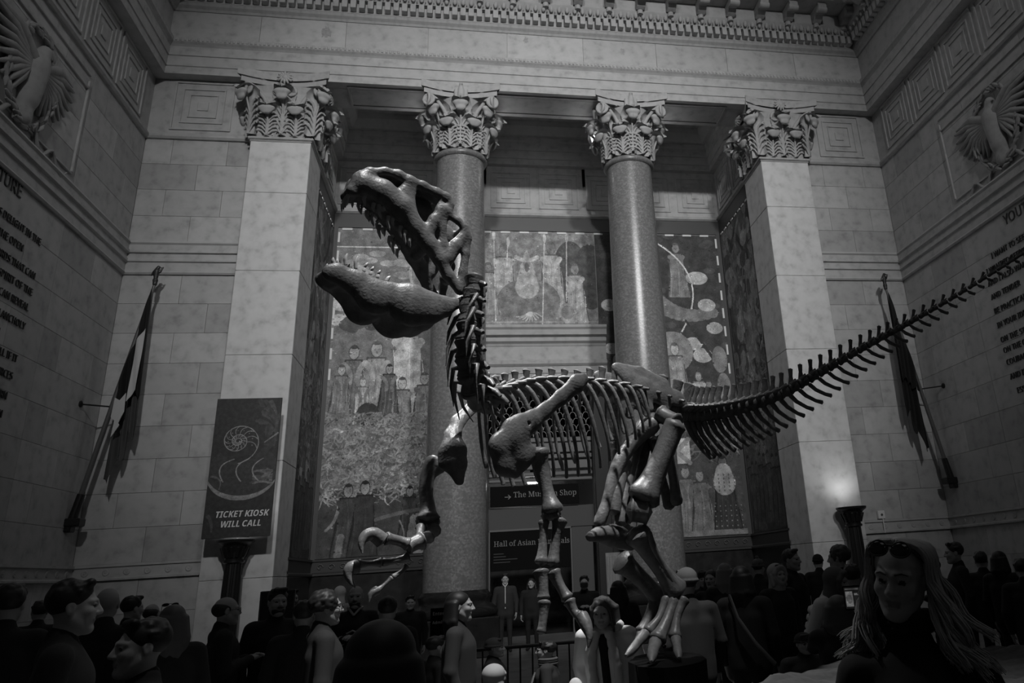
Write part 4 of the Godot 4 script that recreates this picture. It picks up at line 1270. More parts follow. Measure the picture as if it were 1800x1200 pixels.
func make_flags() -> void:
	for sx in [-1.0, 1.0]:
		var base := Vector3(sx * 10.12, 3.3, 0.56)
		var tip := Vector3(sx * 9.25, 8.45, 0.6)
		var f := thing("flagpole", "flag on a slanting pole with eagle finial, %s" % ("left corner, dark and white cloth" if sx < 0 else "right corner behind the tail, dark cloth"), "flag", base, "flags in the corners")
		var P := func(u: float) -> Vector3: return (tip - base) * u
		var m := Mold.new()
		m.tube([P.call(0.0), P.call(0.5), P.call(1.0)], [0.055, 0.05, 0.032], 12)
		part(f, "pole", m, mat("pole", 0.10, 0.3))
		m = Mold.new()
		m.tube([P.call(-0.02), P.call(0.09)], [0.09, 0.075], 12)
		part(f, "sleeve", m, mat("iron", 0.012))
		m = Mold.new()
		m.box(Vector3(sx * -0.02, -0.1, 0), Vector3(0.34, 0.16, 0.3), Basis.IDENTITY, 0.02)
		m.box(Vector3(sx * 0.05, -0.22, 0), Vector3(0.16, 0.14, 0.24), Basis.IDENTITY, 0.02)
		part(f, "bracket", m, mat("iron", 0.012))
		m = Mold.new()
		var r0: Vector3 = P.call(0.447)
		m.tube([r0, Vector3(sx * 0.08, r0.y, r0.z + 0.35)], [0.018, 0.018], 6)
		m.tube([Vector3(sx * 0.06, r0.y, r0.z + 0.35), Vector3(sx * 0.09, r0.y, r0.z + 0.35)], [0.07, 0.07], 10)
		part(f, "stay_rod", m, mat("iron", 0.012))
		m = Mold.new()
		var t: Vector3 = P.call(1.0)
		m.net([cap(t, t + Vector3(0, 0.06, 0), 0.05, 0.05, 0.02), cap(t + Vector3(0, 0.1, 0), t + Vector3(0, 0.16, 0), 0.06, 0.03, 0.02), cap(t + Vector3(0, 0.18, 0), t + Vector3(0, 0.32, 0), 0.05, 0.065, 0.03), cap(t + Vector3(0, 0.36, 0), t + Vector3(0.03, 0.42, 0), 0.045, 0.04, 0.02), cap(t + Vector3(0.07, 0.3, 0), t + Vector3(0.13, 0.42, 0), 0.03, 0.015, 0.02), cap(t + Vector3(-0.06, 0.3, 0), t + Vector3(-0.1, 0.22, 0), 0.03, 0.02, 0.02), cap(t + Vector3(0.05, 0.42, 0.01), t + Vector3(0.1, 0.4, 0.02), 0.02, 0.01, 0.01)], 0.018)
		part(f, "eagle_finial", m, mat("bronze", 0.03))
		# the cloth: its hoist runs down the pole, the rest hangs in folds
		for tone in 2:
			m = Mold.new()
			for side in [0.0, 0.012]:
				var rows := []
				for r in 31:
					var v := r / 30.0
					var row := []
					for c in 25:
						var u := c / 24.0
						var up: Vector3 = P.call(0.975 - u * 0.43)
						var drop := lerpf(2.45, 0.55, u) * (1.0 + 0.05 * sin(u * 21.0))
						if tone == 1: drop = lerpf(3.1, 2.2, u) * (1.0 + 0.07 * sin(u * 17.0))
						var gather := v * 0.25
						var z := 0.06 * sin(u * 24.0 + v * 1.5) * minf(1.0, v * 3.0) + 0.04 * sin(u * 9.0)
						row.append(up + Vector3(sx * -gather * 0.42 * (1.0 - u) + sx * gather * 0.05, -v * drop, z + 0.05 + tone * -0.09 + side))
					if side > 0: row.reverse()
					rows.append(row)
				m.grid(rows)
			part(f, "cloth", m, mat("flagdark", 0.008, 0.9) if tone == 0 or sx > 0 else mat("flaglining", 0.06, 0.9))
		if sx < 0:
			m = Mold.new()
			for q in [[0.0, 0.03, 0.42, 1.03]]:
				for side in [0.0, 0.012]:
					var rows := []
					for r in 25:
						var v := lerpf(q[2], q[3], r / 24.0)
						var row := []
						for c in 5:
							var u := c / 4.0
							var up: Vector3 = P.call(0.97 - u * 0.05)
							row.append(up + Vector3(0.05 - u * 0.10 - v * 0.02, -v * 2.3, 0.16 + 0.02 * sin(u * 6.0 + v * 8.0) + side))
						if side > 0: row.reverse()
						rows.append(row)
					m.grid(rows)
			part(f, "white_stripe", m, mat("flagwhite", 0.5, 0.9))
			m = Mold.new()
			m.extrude([[0, 0], [0.1, -0.06], [0.2, 0.1], [0.22, -0.3], [0.14, -0.55], [0.17, -0.6], [0.04, -0.85], [0.06, -0.5], [-0.02, -0.42]], 0.02, at(-9.60 - base.x, 5.75 - base.y, 0.82 - base.z))
			part(f, "white_fold", m, mat("flagwhite", 0.5))

func make_torchieres() -> void:
	for sx in [-1.0, 1.0]:
		var o := thing("torch_lamp", "black fluted torch lamp %s" % ("under the ticket banner" if sx < 0 else "lighting the right pier"), "lamp", Vector3(-6.87 if sx < 0 else 7.12, 0, 0.78), "torch lamps at the piers")
		var m := Mold.new()
		m.lathe([[0.0, 0.0], [0.42, 0.0], [0.42, 0.12], [0.34, 0.16], [0.3, 0.3], [0.22, 0.36], [0.2, 0.5]], 24)
		part(o, "base", m, mat("iron", 0.012))
		m = Mold.new()
		for r in 2:
			var ring0 := []
			var ring1 := []
			for k in 48:
				var an := TAU * k / 48.0
				var q := 1.0 - 0.1 * float(k % 3 == 0)
				ring0.append(Vector3(cos(an) * 0.2 * q, 0.5, -sin(an) * 0.2 * q)); ring1.append(Vector3(cos(an) * 0.165 * q, 2.2, -sin(an) * 0.165 * q))
			if r == 0: m.grid([ring0, ring1], true)
		part(o, "fluted_shaft", m, mat("iron", 0.012))
		m = Mold.new()
		m.lathe([[0.17, 2.2], [0.21, 2.22], [0.21, 2.26], [0.18, 2.28], [0.2, 2.42], [0.27, 2.56], [0.36, 2.62], [0.37, 2.67], [0.35, 2.67], [0.3, 2.62], [0.0, 2.6]], 28)
		part(o, "lamp_bowl", m, mat("iron", 0.012))
		for k in 14:
			var an := TAU * k / 14.0
			part(o, "bowl_leaf", box_mesh(Vector3(0.06, 0.22, 0.03), 0.01), mat("iron", 0.012), Transform3D(Basis(Vector3.UP, an) * Basis(Vector3.RIGHT, 0.35), Vector3(sin(an) * 0.24, 2.42, cos(an) * 0.24)))
		m = Mold.new()
		m.lathe([[0.0, 2.63], [0.26, 2.63], [0.26, 2.645], [0.0, 2.65]], 20)
		part(o, "lamp_lens", m, glow("torchglow", 1.0))
		var s := SpotLight3D.new()
		s.name = "uplight"
		s.position = Vector3(0, 2.72, 0)
		s.light_energy = 0.8 * LM[4]
		s.spot_range = 60.0
		s.spot_angle = 80.0
		s.spot_angle_attenuation = 1.0
		s.light_size = 0.22
		s.shadow_enabled = true
		s.rotation.x = PI / 2
		o.add_child(s)

func make_banner_and_signs() -> void:
	var w := 340
	var h := 756
	var b := Brush.new(w, h, 0.03, 2)
	# print: a cut ammonite shell on dark ground
	for k in 40: b.stroke(Vector2(180 + b.r.randf() * 160, b.r.randf() * 420), Vector2(180 + b.r.randf() * 160, 100 + b.r.randf() * 330), 0.1, 12, 4, 0.025 + 0.05 * b.r.randf())
	b.oval(170, 425, 180, 138, 0.26)
	b.oval(172, 400, 185, 138, 0.045)
	for k in 30: b.stroke(Vector2(215 + b.r.randf() * 100, 395 + b.r.randf() * 80), Vector2(325, 405 + b.r.randf() * 80), 0.05, 6, 3, 0.06 + 0.16 * b.r.randf())
	for k in 26: b.stroke(Vector2(230 + b.r.randf() * 60, b.r.randf() * 150), Vector2(300 + b.r.randf() * 30, 120 + b.r.randf() * 90), 0.1, 9, 4, 0.03 + 0.06 * b.r.randf())
	b.oval(150, 235, 122, 118, 0.032)
	var last := Vector2.ZERO
	for k in 240:
		var an := k * 0.085
		var rr := 8.0 * exp(an * 0.135)
		var p := Vector2(130 + cos(an) * rr * 1.05, 240 + sin(an) * rr)
		if k: b.stroke(last, p, 0.0, 2.6, 2.6, 0.3)
		last = p
	for k in 26:
		var an := 6.5 + k * 0.5
		var r1 := 8.0 * exp(an * 0.135)
		var r0 := 8.0 * exp((an - TAU) * 0.135)
		var a := Vector2(130 + cos(an) * r0 * 1.05, 240 + sin(an) * r0)
		var c := Vector2(130 + cos(an + 0.25) * r1 * 1.05, 240 + sin(an + 0.25) * r1)
		b.stroke(a, c, 0.22, 1.8, 2.6, 0.26)
		b.oval(a.lerp(c, 0.55).x, a.lerp(c, 0.55).y, 3.5, 3, 0.2)
	for k in 3: b.stroke(Vector2(120 + k * 75, 340), Vector2(75 + k * 90, 460), -0.35, 3, 4, 0.3)
	b.stroke(Vector2(15, 430), Vector2(60, 500), 0.3, 6, 3, 0.14)
	b.stroke(Vector2(270, 250), Vector2(335, 200), 0.0, 3, 5, 0.2)
	b.stroke(Vector2(20, 640), Vector2(45, 720), 0.1, 10, 5, 0.07)
	var o := thing("ticket_banner", "dark banner printed with a spiral shell above the left torch lamp", "banner", Vector3(-6.83, 2.71, 0.99))
	var m := Mold.new()
	m.box(Vector3(0, 1.465, -0.02), Vector3(1.33, 2.93, 0.03), Basis.IDENTITY, 0.004)
	part(o, "panel", m, mat("bannerboard", 0.02, 0.6))
	var q := QuadMesh.new()
	q.size = Vector2(1.32, 2.92)
	var pm := StandardMaterial3D.new()
	pm.resource_name = "banner_print"
	pm.albedo_texture = b.done()
	pm.roughness = 0.6
	part(o, "print", q, pm, at(0, 1.465, -0.003))
	for t in [["TICKET KIOSK", 0.40, -0.46], ["WILL CALL", 0.20, -0.34]]:
		var tm := text_mesh(t[0], 0.125, false, true, 0.004)
		part(o, "lettering", tm, mat("bannerletters", 0.75, 0.6), Transform3D(Basis(Vector3(0.92, 0, 0), Vector3(0.17, 1, 0), Vector3.BACK), Vector3(t[2], t[1] - 0.03, 0.0)))
	m = Mold.new()
	m.tube([Vector3(0, 0.02, -0.05), Vector3(0, 0.02, -0.18)], [0.03, 0.03], 8)
	m.tube([Vector3(-0.25, 0.01, -0.05), Vector3(0.25, 0.01, -0.05)], [0.02, 0.02], 6)
	part(o, "clamp", m, mat("iron", 0.012))
	# small wall box with a conduit
	o = thing("wall_box", "small white electrical box on the right wall above the base band", "box", Vector3(8.27, 2.48, 0.0))
	m = Mold.new()
	m.box(Vector3(0, 0, 0.05), Vector3(0.19, 0.2, 0.1), Basis.IDENTITY, 0.01)
	part(o, "case", m, mat("white", 0.7))
	m = Mold.new()
	m.lathe([[0.0, 0.0], [0.03, 0.0], [0.03, 0.02], [0.0, 0.02]], 12)
	part(o, "knob", m, mat("pole", 0.1), at(0, 0, 0.1, Basis(Vector3.RIGHT, PI / 2)))
	m = Mold.new()
	m.tube([Vector3(0.02, -0.1, 0.09), Vector3(0.02, -0.44, 0.09)], [0.015, 0.015], 6)
	part(o, "conduit", m, mat("white", 0.7))
	# notice behind the bearded man, and the entrance notice by the column
	o = thing("notice_stand", "dark notice on a thin post behind the bearded man", "sign", Vector3(-4.03, 0, 10.0))
	m = Mold.new()
	m.box(Vector3(0, 1.36, 0), Vector3(0.32, 0.48, 0.02), Basis.IDENTITY, 0.004)
	part(o, "board", m, mat("noticeboard", 0.03, 0.5))
	m = Mold.new()
	for x in [-0.165, 0.165]: m.box(Vector3(x, 1.36, 0), Vector3(0.015, 0.5, 0.03), Basis.IDENTITY, 0.003)
	for y in [1.115, 1.605]: m.box(Vector3(0, y, 0), Vector3(0.33, 0.015, 0.03), Basis.IDENTITY, 0.003)
	part(o, "frame", m, mat("pole", 0.1))
	m = Mold.new()
	m.tube([Vector3(0, 0.0, -0.03), Vector3(0, 1.2, -0.03)], [0.02, 0.02], 8)
	m.lathe([[0.0, 0.0], [0.18, 0.0], [0.18, 0.02], [0.0, 0.04]], 16, Vector3(0, 0, -0.03))
	part(o, "post", m, mat("iron", 0.012))
	part(o, "lettering", text_mesh("E", 0.05, false, true, 0.003), mat("noticeprint", 0.4), at(-0.06, 1.3, 0.012))
	o = thing("notice_stand", "black entrance notice behind the long-haired woman beside the column", "sign", Vector3(-2.28, 0, 10.45))
	m = Mold.new()
	m.box(Vector3(0, 1.16, 0), Vector3(0.34, 0.36, 0.02), Basis.IDENTITY, 0.004)
	part(o, "board", m, mat("black", 0.004))
	m = Mold.new()
	m.tube([Vector3(0, 0.0, -0.03), Vector3(0, 1.2, -0.03)], [0.02, 0.02], 8)
	m.lathe([[0.0, 0.0], [0.18, 0.0], [0.18, 0.02], [0.0, 0.04]], 16, Vector3(0, 0, -0.03))
	part(o, "post", m, mat("iron", 0.012))
	part(o, "lettering", text_mesh("Enter Here", 0.032, false, true, 0.003), mat("noticeprint", 0.4), at(-0.15, 1.26, 0.012))
	part(o, "lettering", text_mesh("Admission", 0.028, false, true, 0.003), mat("noticeprint", 0.4), at(-0.15, 1.18, 0.012))

const SKULL_AT := Vector3(-2.478, 3.633, 14.828)
const SKULL_F := Vector3(-0.8285, 0.3859, 0.4057)
const SKULL_U := Vector3(0.3466, 0.9225, -0.1697)
const SKULL_L := Vector3(-0.4398, 0.0000, -0.8981)
const SKULL_BARS := [[[0.366, 0.06, 0.037], [0.335, 0.133, 0.065], [0.221, 0.156, 0.077], [0.079, 0.135, 0.075], [-0.05, 0.066, 0.053], [-0.178, 0.013, 0.051], [-0.28, -0.041, 0.043], [-0.37, -0.108, 0.035], [-0.47, -0.157, 0.027]], [[0.381, 0.049, 0.022], [0.381, 0.147, 0.027], [0.34, 0.23, 0.027], [0.268, 0.298, 0.022], [0.186, 0.33, 0.027], [0.111, 0.335, 0.031], [0.022, 0.357, 0.027], [-0.073, 0.372, 0.027], [-0.137, 0.383, 0.027]], [[0.355, 0.174, 0.043], [0.281, 0.193, 0.024]], [[0.107, 0.325, 0.031], [0.107, 0.241, 0.035], [0.061, 0.167, 0.045]], [[0.073, 0.299, 0.024], [0.048, 0.202, 0.026], [-0.011, 0.112, 0.033], [-0.107, 0.074, 0.033]], [[-0.139, 0.378, 0.026], [-0.185, 0.347, 0.022], [-0.189, 0.291, 0.029], [-0.139, 0.274, 0.024], [-0.115, 0.341, 0.014]], [[-0.161, 0.29, 0.035], [-0.14, 0.185, 0.035], [-0.132, 0.055, 0.043]], [[-0.178, 0.277, 0.027], [-0.204, 0.167, 0.024], [-0.255, 0.065, 0.026], [-0.301, -0.014, 0.029]], [[-0.205, 0.267, 0.02], [-0.271, 0.276, 0.022], [-0.334, 0.256, 0.024], [-0.384, 0.203, 0.02]], [[-0.356, 0.222, 0.031], [-0.333, 0.106, 0.037], [-0.319, -0.003, 0.043]], [[-0.384, 0.203, 0.02], [-0.412, 0.096, 0.024], [-0.446, -0.029, 0.026], [-0.477, -0.153, 0.029]]]
const JAW_BARS := [[[0.255, -0.486, 0.037], [0.218, -0.47, 0.057], [0.098, -0.459, 0.077], [-0.031, -0.48, 0.11], [-0.108, -0.432, 0.09], [-0.233, -0.412, 0.136], [-0.34, -0.369, 0.106], [-0.422, -0.312, 0.069], [-0.484, -0.253, 0.035], [-0.521, -0.231, 0.022]]]
const UPTEETH := [[0.303, 0.082, 0.265, 0.006], [0.233, 0.054, 0.202, 0.003], [0.2, 0.066, 0.147, -0.012], [0.176, 0.071, 0.151, 0.052], [0.12, 0.031, 0.072, -0.05], [0.094, 0.031, 0.065, -0.009], [0.029, 0.016, -0.009, -0.054], [-0.008, 0.006, -0.05, -0.074], [-0.054, -0.024, -0.083, -0.076]]
const LOTEETH := [[0.254, -0.426, 0.278, -0.387], [0.236, -0.414, 0.254, -0.382], [0.198, -0.389, 0.222, -0.321], [0.139, -0.378, 0.163, -0.301], [0.092, -0.37, 0.095, -0.305], [0.049, -0.365, 0.054, -0.308], [0.005, -0.359, 0.01, -0.306], [-0.05, -0.352, -0.059, -0.307]]
const SKULLIN := [[0.16, 0.298, 0.059], [-0.042, 0.242, 0.098], [-0.077, 0.14, 0.079], [-0.261, 0.207, 0.083], [-0.294, 0.091, 0.074], [-0.371, 0.032, 0.059], [-0.404, -0.056, 0.044], [0.167, 0.152, 0.049], [0.028, 0.153, 0.059]]
const BONES := {
	"hum_l": [[-1.674, 2.293, 14.646, 0.051], [-1.649, 2.182, 14.648, 0.037], [-1.621, 2.047, 14.667, 0.033], [-1.593, 1.931, 14.695, 0.046]],
	"hum_l2": [[-1.649, 1.915, 14.689, 0.033], [-1.561, 1.92, 14.698, 0.033]],
	"rad_l": [[-1.647, 1.887, 14.689, 0.023], [-1.654, 1.777, 14.705, 0.019], [-1.671, 1.656, 14.728, 0.026]],
	"uln_l": [[-1.554, 1.892, 14.682, 0.033], [-1.582, 1.774, 14.696, 0.023], [-1.604, 1.646, 14.718, 0.026]],
	"mc1_l": [[-1.675, 1.62, 14.728, 0.032], [-1.666, 1.536, 14.745, 0.025], [-1.665, 1.472, 14.754, 0.025]],
	"ph1_l": [[-1.661, 1.461, 14.771, 0.025], [-1.67, 1.379, 14.786, 0.019], [-1.686, 1.304, 14.801, 0.018]],
	"mc2_l": [[-1.605, 1.61, 14.718, 0.029], [-1.568, 1.53, 14.738, 0.022], [-1.531, 1.463, 14.759, 0.025]],
	"ph2_l": [[-1.526, 1.454, 14.768, 0.025], [-1.499, 1.395, 14.788, 0.019], [-1.472, 1.371, 14.808, 0.022]],
	"cl2_l": [[-1.465, 1.373, 14.808, 0.028], [-1.447, 1.328, 14.844, 0.025], [-1.436, 1.273, 14.879, 0.015], [-1.447, 1.22, 14.894, 0.003]],
	"hum_r": [[-2.268, 2.294, 14.306, 0.05], [-2.319, 2.211, 14.349, 0.038], [-2.325, 2.106, 14.39, 0.034], [-2.31, 2.003, 14.431, 0.037], [-2.308, 1.943, 14.447, 0.05]],
	"hum_r2": [[-2.369, 1.939, 14.458, 0.023], [-2.249, 1.928, 14.428, 0.03]],
	"rad_r": [[-2.344, 1.901, 14.473, 0.023], [-2.346, 1.854, 14.531, 0.02], [-2.35, 1.828, 14.564, 0.023]],
	"uln_r": [[-2.27, 1.885, 14.462, 0.03], [-2.301, 1.836, 14.545, 0.026]],
	"mc1_r": [[-2.331, 1.821, 14.571, 0.036], [-2.372, 1.806, 14.598, 0.032], [-2.408, 1.786, 14.617, 0.029]],
	"ph1_r": [[-2.402, 1.804, 14.617, 0.026], [-2.457, 1.825, 14.637, 0.022], [-2.521, 1.839, 14.676, 0.025]],
	"cl1_r": [[-2.537, 1.827, 14.694, 0.031], [-2.587, 1.864, 14.716, 0.028], [-2.627, 1.847, 14.745, 0.022], [-2.637, 1.806, 14.771, 0.012], [-2.627, 1.764, 14.786, 0.003]],
	"mc2_r": [[-2.401, 1.738, 14.6, 0.019], [-2.454, 1.723, 14.621, 0.016], [-2.537, 1.715, 14.644, 0.016]],
	"ph2_r": [[-2.542, 1.716, 14.645, 0.019], [-2.6, 1.713, 14.667, 0.012], [-2.656, 1.713, 14.691, 0.019]],
	"cl2_r": [[-2.662, 1.702, 14.691, 0.028], [-2.693, 1.689, 14.712, 0.028], [-2.698, 1.655, 14.729, 0.018], [-2.68, 1.619, 14.743, 0.009], [-2.66, 1.596, 14.749, 0.003]],
	"mc3_r": [[-2.413, 1.691, 14.585, 0.013], [-2.435, 1.662, 14.603, 0.01], [-2.481, 1.633, 14.623, 0.013]],
	"ph3_r": [[-2.484, 1.63, 14.623, 0.013], [-2.52, 1.6, 14.643, 0.009], [-2.552, 1.573, 14.662, 0.012]],
	"cl3_r": [[-2.555, 1.574, 14.663, 0.019], [-2.582, 1.556, 14.682, 0.015], [-2.59, 1.517, 14.699, 0.003]],
	"femur_n": [[-0.592, 2.573, 13.88, 0.062], [-0.637, 2.502, 13.868, 0.074], [-0.719, 2.339, 13.89, 0.073], [-0.819, 2.163, 13.908, 0.08], [-0.901, 2.038, 13.924, 0.102]],
	"femur_nc": [[-0.985, 1.974, 13.924, 0.074], [-0.868, 1.957, 13.931, 0.078]],
	"femur_nh": [[-0.688, 2.655, 13.771, 0.059], [-0.592, 2.573, 13.88, 0.054]],
	"tibia_n": [[-0.952, 1.827, 13.913, 0.078], [-0.862, 1.695, 13.857, 0.058], [-0.768, 1.561, 13.836, 0.054], [-0.674, 1.421, 13.816, 0.074]],
	"fib_n": [[-0.891, 1.823, 13.943, 0.031], [-0.792, 1.636, 13.881, 0.023], [-0.664, 1.435, 13.861, 0.031]],
	"mt2_n": [[-0.754, 1.398, 13.839, 0.031], [-0.829, 1.281, 13.889, 0.023], [-0.921, 1.203, 13.928, 0.033]],
	"mt3_n": [[-0.702, 1.387, 13.852, 0.035], [-0.783, 1.262, 13.917, 0.034], [-0.872, 1.152, 13.981, 0.048]],
	"mt4_n": [[-0.642, 1.384, 13.867, 0.035], [-0.712, 1.274, 13.917, 0.026], [-0.75, 1.159, 13.967, 0.037]],
	"toe2_n": [[-0.94, 1.192, 13.941, 0.033], [-1, 1.154, 14.004, 0.026], [-1.06, 1.113, 14.068, 0.025], [-1.104, 1.087, 14.101, 0.011]],
	"toe3_n": [[-0.887, 1.138, 13.994, 0.04], [-0.925, 1.107, 14.087, 0.032], [-0.953, 1.081, 14.173, 0.028], [-0.976, 1.058, 14.252, 0.01]],
	"toe4_n": [[-0.748, 1.146, 13.984, 0.033], [-0.761, 1.112, 14.057, 0.025], [-0.775, 1.079, 14.129, 0.025], [-0.784, 1.056, 14.186, 0.011]],
	"femur_f": [[-0.702, 2.645, 13.43, 0.058], [-0.857, 2.224, 13.565, 0.055], [-1.001, 1.822, 13.703, 0.072]],
	"tibia_f": [[-1.005, 1.654, 13.578, 0.077], [-0.883, 1.552, 13.517, 0.061], [-0.724, 1.396, 13.467, 0.057]],
	"mt_f": [[-0.737, 1.382, 13.465, 0.049], [-0.814, 1.263, 13.49, 0.036], [-0.876, 1.17, 13.519, 0.044]],
	"mtb_f": [[-0.677, 1.365, 13.436, 0.033], [-0.732, 1.258, 13.491, 0.024], [-0.785, 1.17, 13.513, 0.032]],
	"pubis_n": [[-0.733, 2.599, 13.76, 0.059], [-0.894, 2.465, 13.766, 0.05], [-1.04, 2.281, 13.821, 0.049], [-1.134, 2.045, 13.888, 0.039], [-1.212, 1.888, 13.934, 0.035]],
	"pubis_f": [[-0.741, 2.645, 13.506, 0.053], [-0.887, 2.381, 13.642, 0.05], [-0.99, 2.125, 13.789, 0.048], [-1.045, 1.89, 13.879, 0.039]],
	"pubis_w": [[-0.967, 2.322, 13.727, 0.05], [-1.064, 2.123, 13.834, 0.056], [-1.098, 1.967, 13.886, 0.047]],
	"boot": [[-1.297, 1.809, 14.07, 0.026], [-1.182, 1.828, 13.922, 0.054], [-1.06, 1.81, 13.776, 0.071], [-0.941, 1.776, 13.631, 0.057]],
	"isch_n": [[-0.679, 2.499, 13.773, 0.046], [-0.606, 2.284, 13.664, 0.034], [-0.556, 2.027, 13.55, 0.038]],
	"isch_f": [[-0.695, 2.513, 13.558, 0.043], [-0.652, 2.267, 13.484, 0.035], [-0.587, 2.007, 13.458, 0.039]],
	"spine": [[-0.455, 2.699, 13.645, 0.004], [-0.703, 2.771, 13.683, 0.004], [-0.962, 2.818, 13.794, 0.004], [-1.215, 2.826, 13.933, 0.004], [-1.458, 2.811, 14.091, 0.004], [-1.685, 2.769, 14.259, 0.004], [-1.86, 2.701, 14.413, 0.004], [-1.97, 2.642, 14.524, 0.004], [-2.029, 2.662, 14.605, 0.003], [-2.064, 2.753, 14.671, 0.003], [-2.086, 2.886, 14.704, 0.003], [-2.087, 3.028, 14.712, 0.003], [-2.074, 3.178, 14.704, 0.004], [-2.054, 3.309, 14.704, 0.004], [-2.055, 3.424, 14.704, 0.004]],
	"tail": [[-0.503, 2.673, 13.649, 0.065], [-0.297, 2.674, 13.64, 0.066], [-0.019, 2.714, 13.646, 0.062], [0.312, 2.805, 13.667, 0.049], [0.695, 2.98, 13.732, 0.038], [1.082, 3.169, 13.813, 0.03], [1.408, 3.319, 13.912, 0.024], [1.767, 3.494, 14.055, 0.018], [2.116, 3.682, 14.216, 0.015], [2.417, 3.849, 14.362, 0.011], [2.705, 4.01, 14.519, 0.008]],
}
const PLATES := {
	"scapula_n": {"at": [-1.357, 2.758, 14.476], "x": [-0.652, -0.618, 0.438], "y": [0.471, -0.784, -0.405], "bars": [[[-0.013, -0, 0.041], [0.058, -0.009, 0.058], [0.235, -0.013, 0.046], [0.392, -0.018, 0.045], [0.516, -0.026, 0.061], [0.614, -0.042, 0.08]], [[0.614, -0.042, 0.08], [0.674, -0.082, 0.059]], [[0.675, -0.032, 0.086], [0.799, -0.039, 0.078], [0.838, 0.05, 0.065], [0.789, 0.124, 0.052]], [[0.684, -0.019, 0.099], [0.707, 0.084, 0.086], [0.637, 0.113, 0.054]]]},
	"scapula_r": {"at": [-2.186, 2.444, 14.385], "x": [0.152, -0.877, 0.456], "y": [0.974, 0.055, -0.219], "bars": [[[0.001, 0.011, 0.05], [0.109, 0.003, 0.077], [0.215, -0.001, 0.069], [0.338, 0.006, 0.03]], [[0.001, 0.011, 0.05], [-0.109, 0.061, 0.043], [-0.221, 0.169, 0.044]], [[0.148, -0.044, 0.055], [0.21, -0.062, 0.041]]]},
	"ilium_n": {"at": [-1.009, 3, 13.827], "x": [0.887, -0.428, -0.174], "y": [0.384, 0.892, -0.238], "bars": [[[-0, -0, 0.038], [0.114, -0.02, 0.059], [0.244, -0.043, 0.085], [0.385, -0.019, 0.085], [0.529, 0.006, 0.06], [0.596, -0, 0.026]], [[0.029, 0.016, 0.038], [0.187, 0.061, 0.043], [0.389, 0.055, 0.06]], [[0.257, -0.086, 0.068], [0.333, -0.172, 0.042]], [[0.413, -0.029, 0.068], [0.469, -0.101, 0.034]]]},
}

const SKULL_WIDE := 0.30

func spline(src: Array, u: float) -> Array:   # Catmull-Rom through [x, y, z, r] rows, u from 0 to 1
	var n := src.size() - 1
	var k := mini(int(u * n), n - 1)
	var t := u * n - k
	var out := []
	for e in 4:
		var p0: float = src[maxi(k - 1, 0)][e]
		var p1: float = src[k][e]
		var p2: float = src[k + 1][e]
		var p3: float = src[mini(k + 2, n)][e]
		out.append(0.5 * (2 * p1 + (p2 - p0) * t + (2 * p0 - 5 * p1 + 4 * p2 - p3) * t * t + (3 * p1 - p0 - 3 * p2 + p3) * t * t * t))
	return out
func v3(a: Array) -> Vector3: return Vector3(a[0], a[1], a[2])

func bone_rod(src: Array, ends := 1.0, fat := 1.0) -> Mold:   # a limb bone: waisted shaft with swollen ends
	var pts := []
	var rad := []
	var n := 14
	for k in n + 1:
		var u := k / float(n)
		var s := spline(src, u)
		pts.append(v3(s))
		rad.append(s[3] * 1.08 * fat * (1.0 + ends * (0.16 * exp(-pow((u - 0.06) / 0.09, 2.0)) + 0.16 * exp(-pow((0.94 - u) / 0.09, 2.0)) - 0.16 * exp(-pow(u / 0.03, 2.0)) - 0.16 * exp(-pow((1.0 - u) / 0.03, 2.0)) - 0.08 * sin(PI * u))))
	var m := Mold.new()
	m.tube(pts, rad, 10)
	return m

func vertebra(c: Vector3, along: Vector3, up: Vector3, r: float, ln: float, spine: float, lean: float, side: float, wide: float) -> Mold:
	var m := Mold.new()
	var lat := along.cross(up).normalized()
	m.tube([c - along * ln * 0.5, c - along * ln * 0.38, c, c + along * ln * 0.38, c + along * ln * 0.5], [r * 0.9, r * 1.02, r * 0.78, r * 1.02, r * 0.9], 12)
	var b := c + up * r * 0.7
	m.tube([b, b + up * spine * 0.5 + along * lean * 0.5, b + up * spine + along * lean], [r * 0.55, wide * 0.75, wide], 8, 0.42, lat.cross(up))
	for s in [-1.0, 1.0]:
		if side > 0.0:
			m.tube([c + lat * s * r * 0.6 + up * r * 0.4, c + lat * s * (r * 0.6 + side * 0.6) + up * r * 0.6 + along * side * 0.15, c + lat * s * (r * 0.6 + side) + up * r * 0.5 + along * side * 0.35], [r * 0.42, r * 0.28, r * 0.16], 7)
		m.tube([b + lat * s * r * 0.3 - along * ln * 0.2, b + lat * s * r * 0.45 + up * r * 0.35 + along * ln * 0.62], [r * 0.3, r * 0.2], 6)
	return m

func skull_width(f: float) -> float:
	return SKULL_WIDE * clampf(0.62 - f * 0.95, 0.34, 1.0)

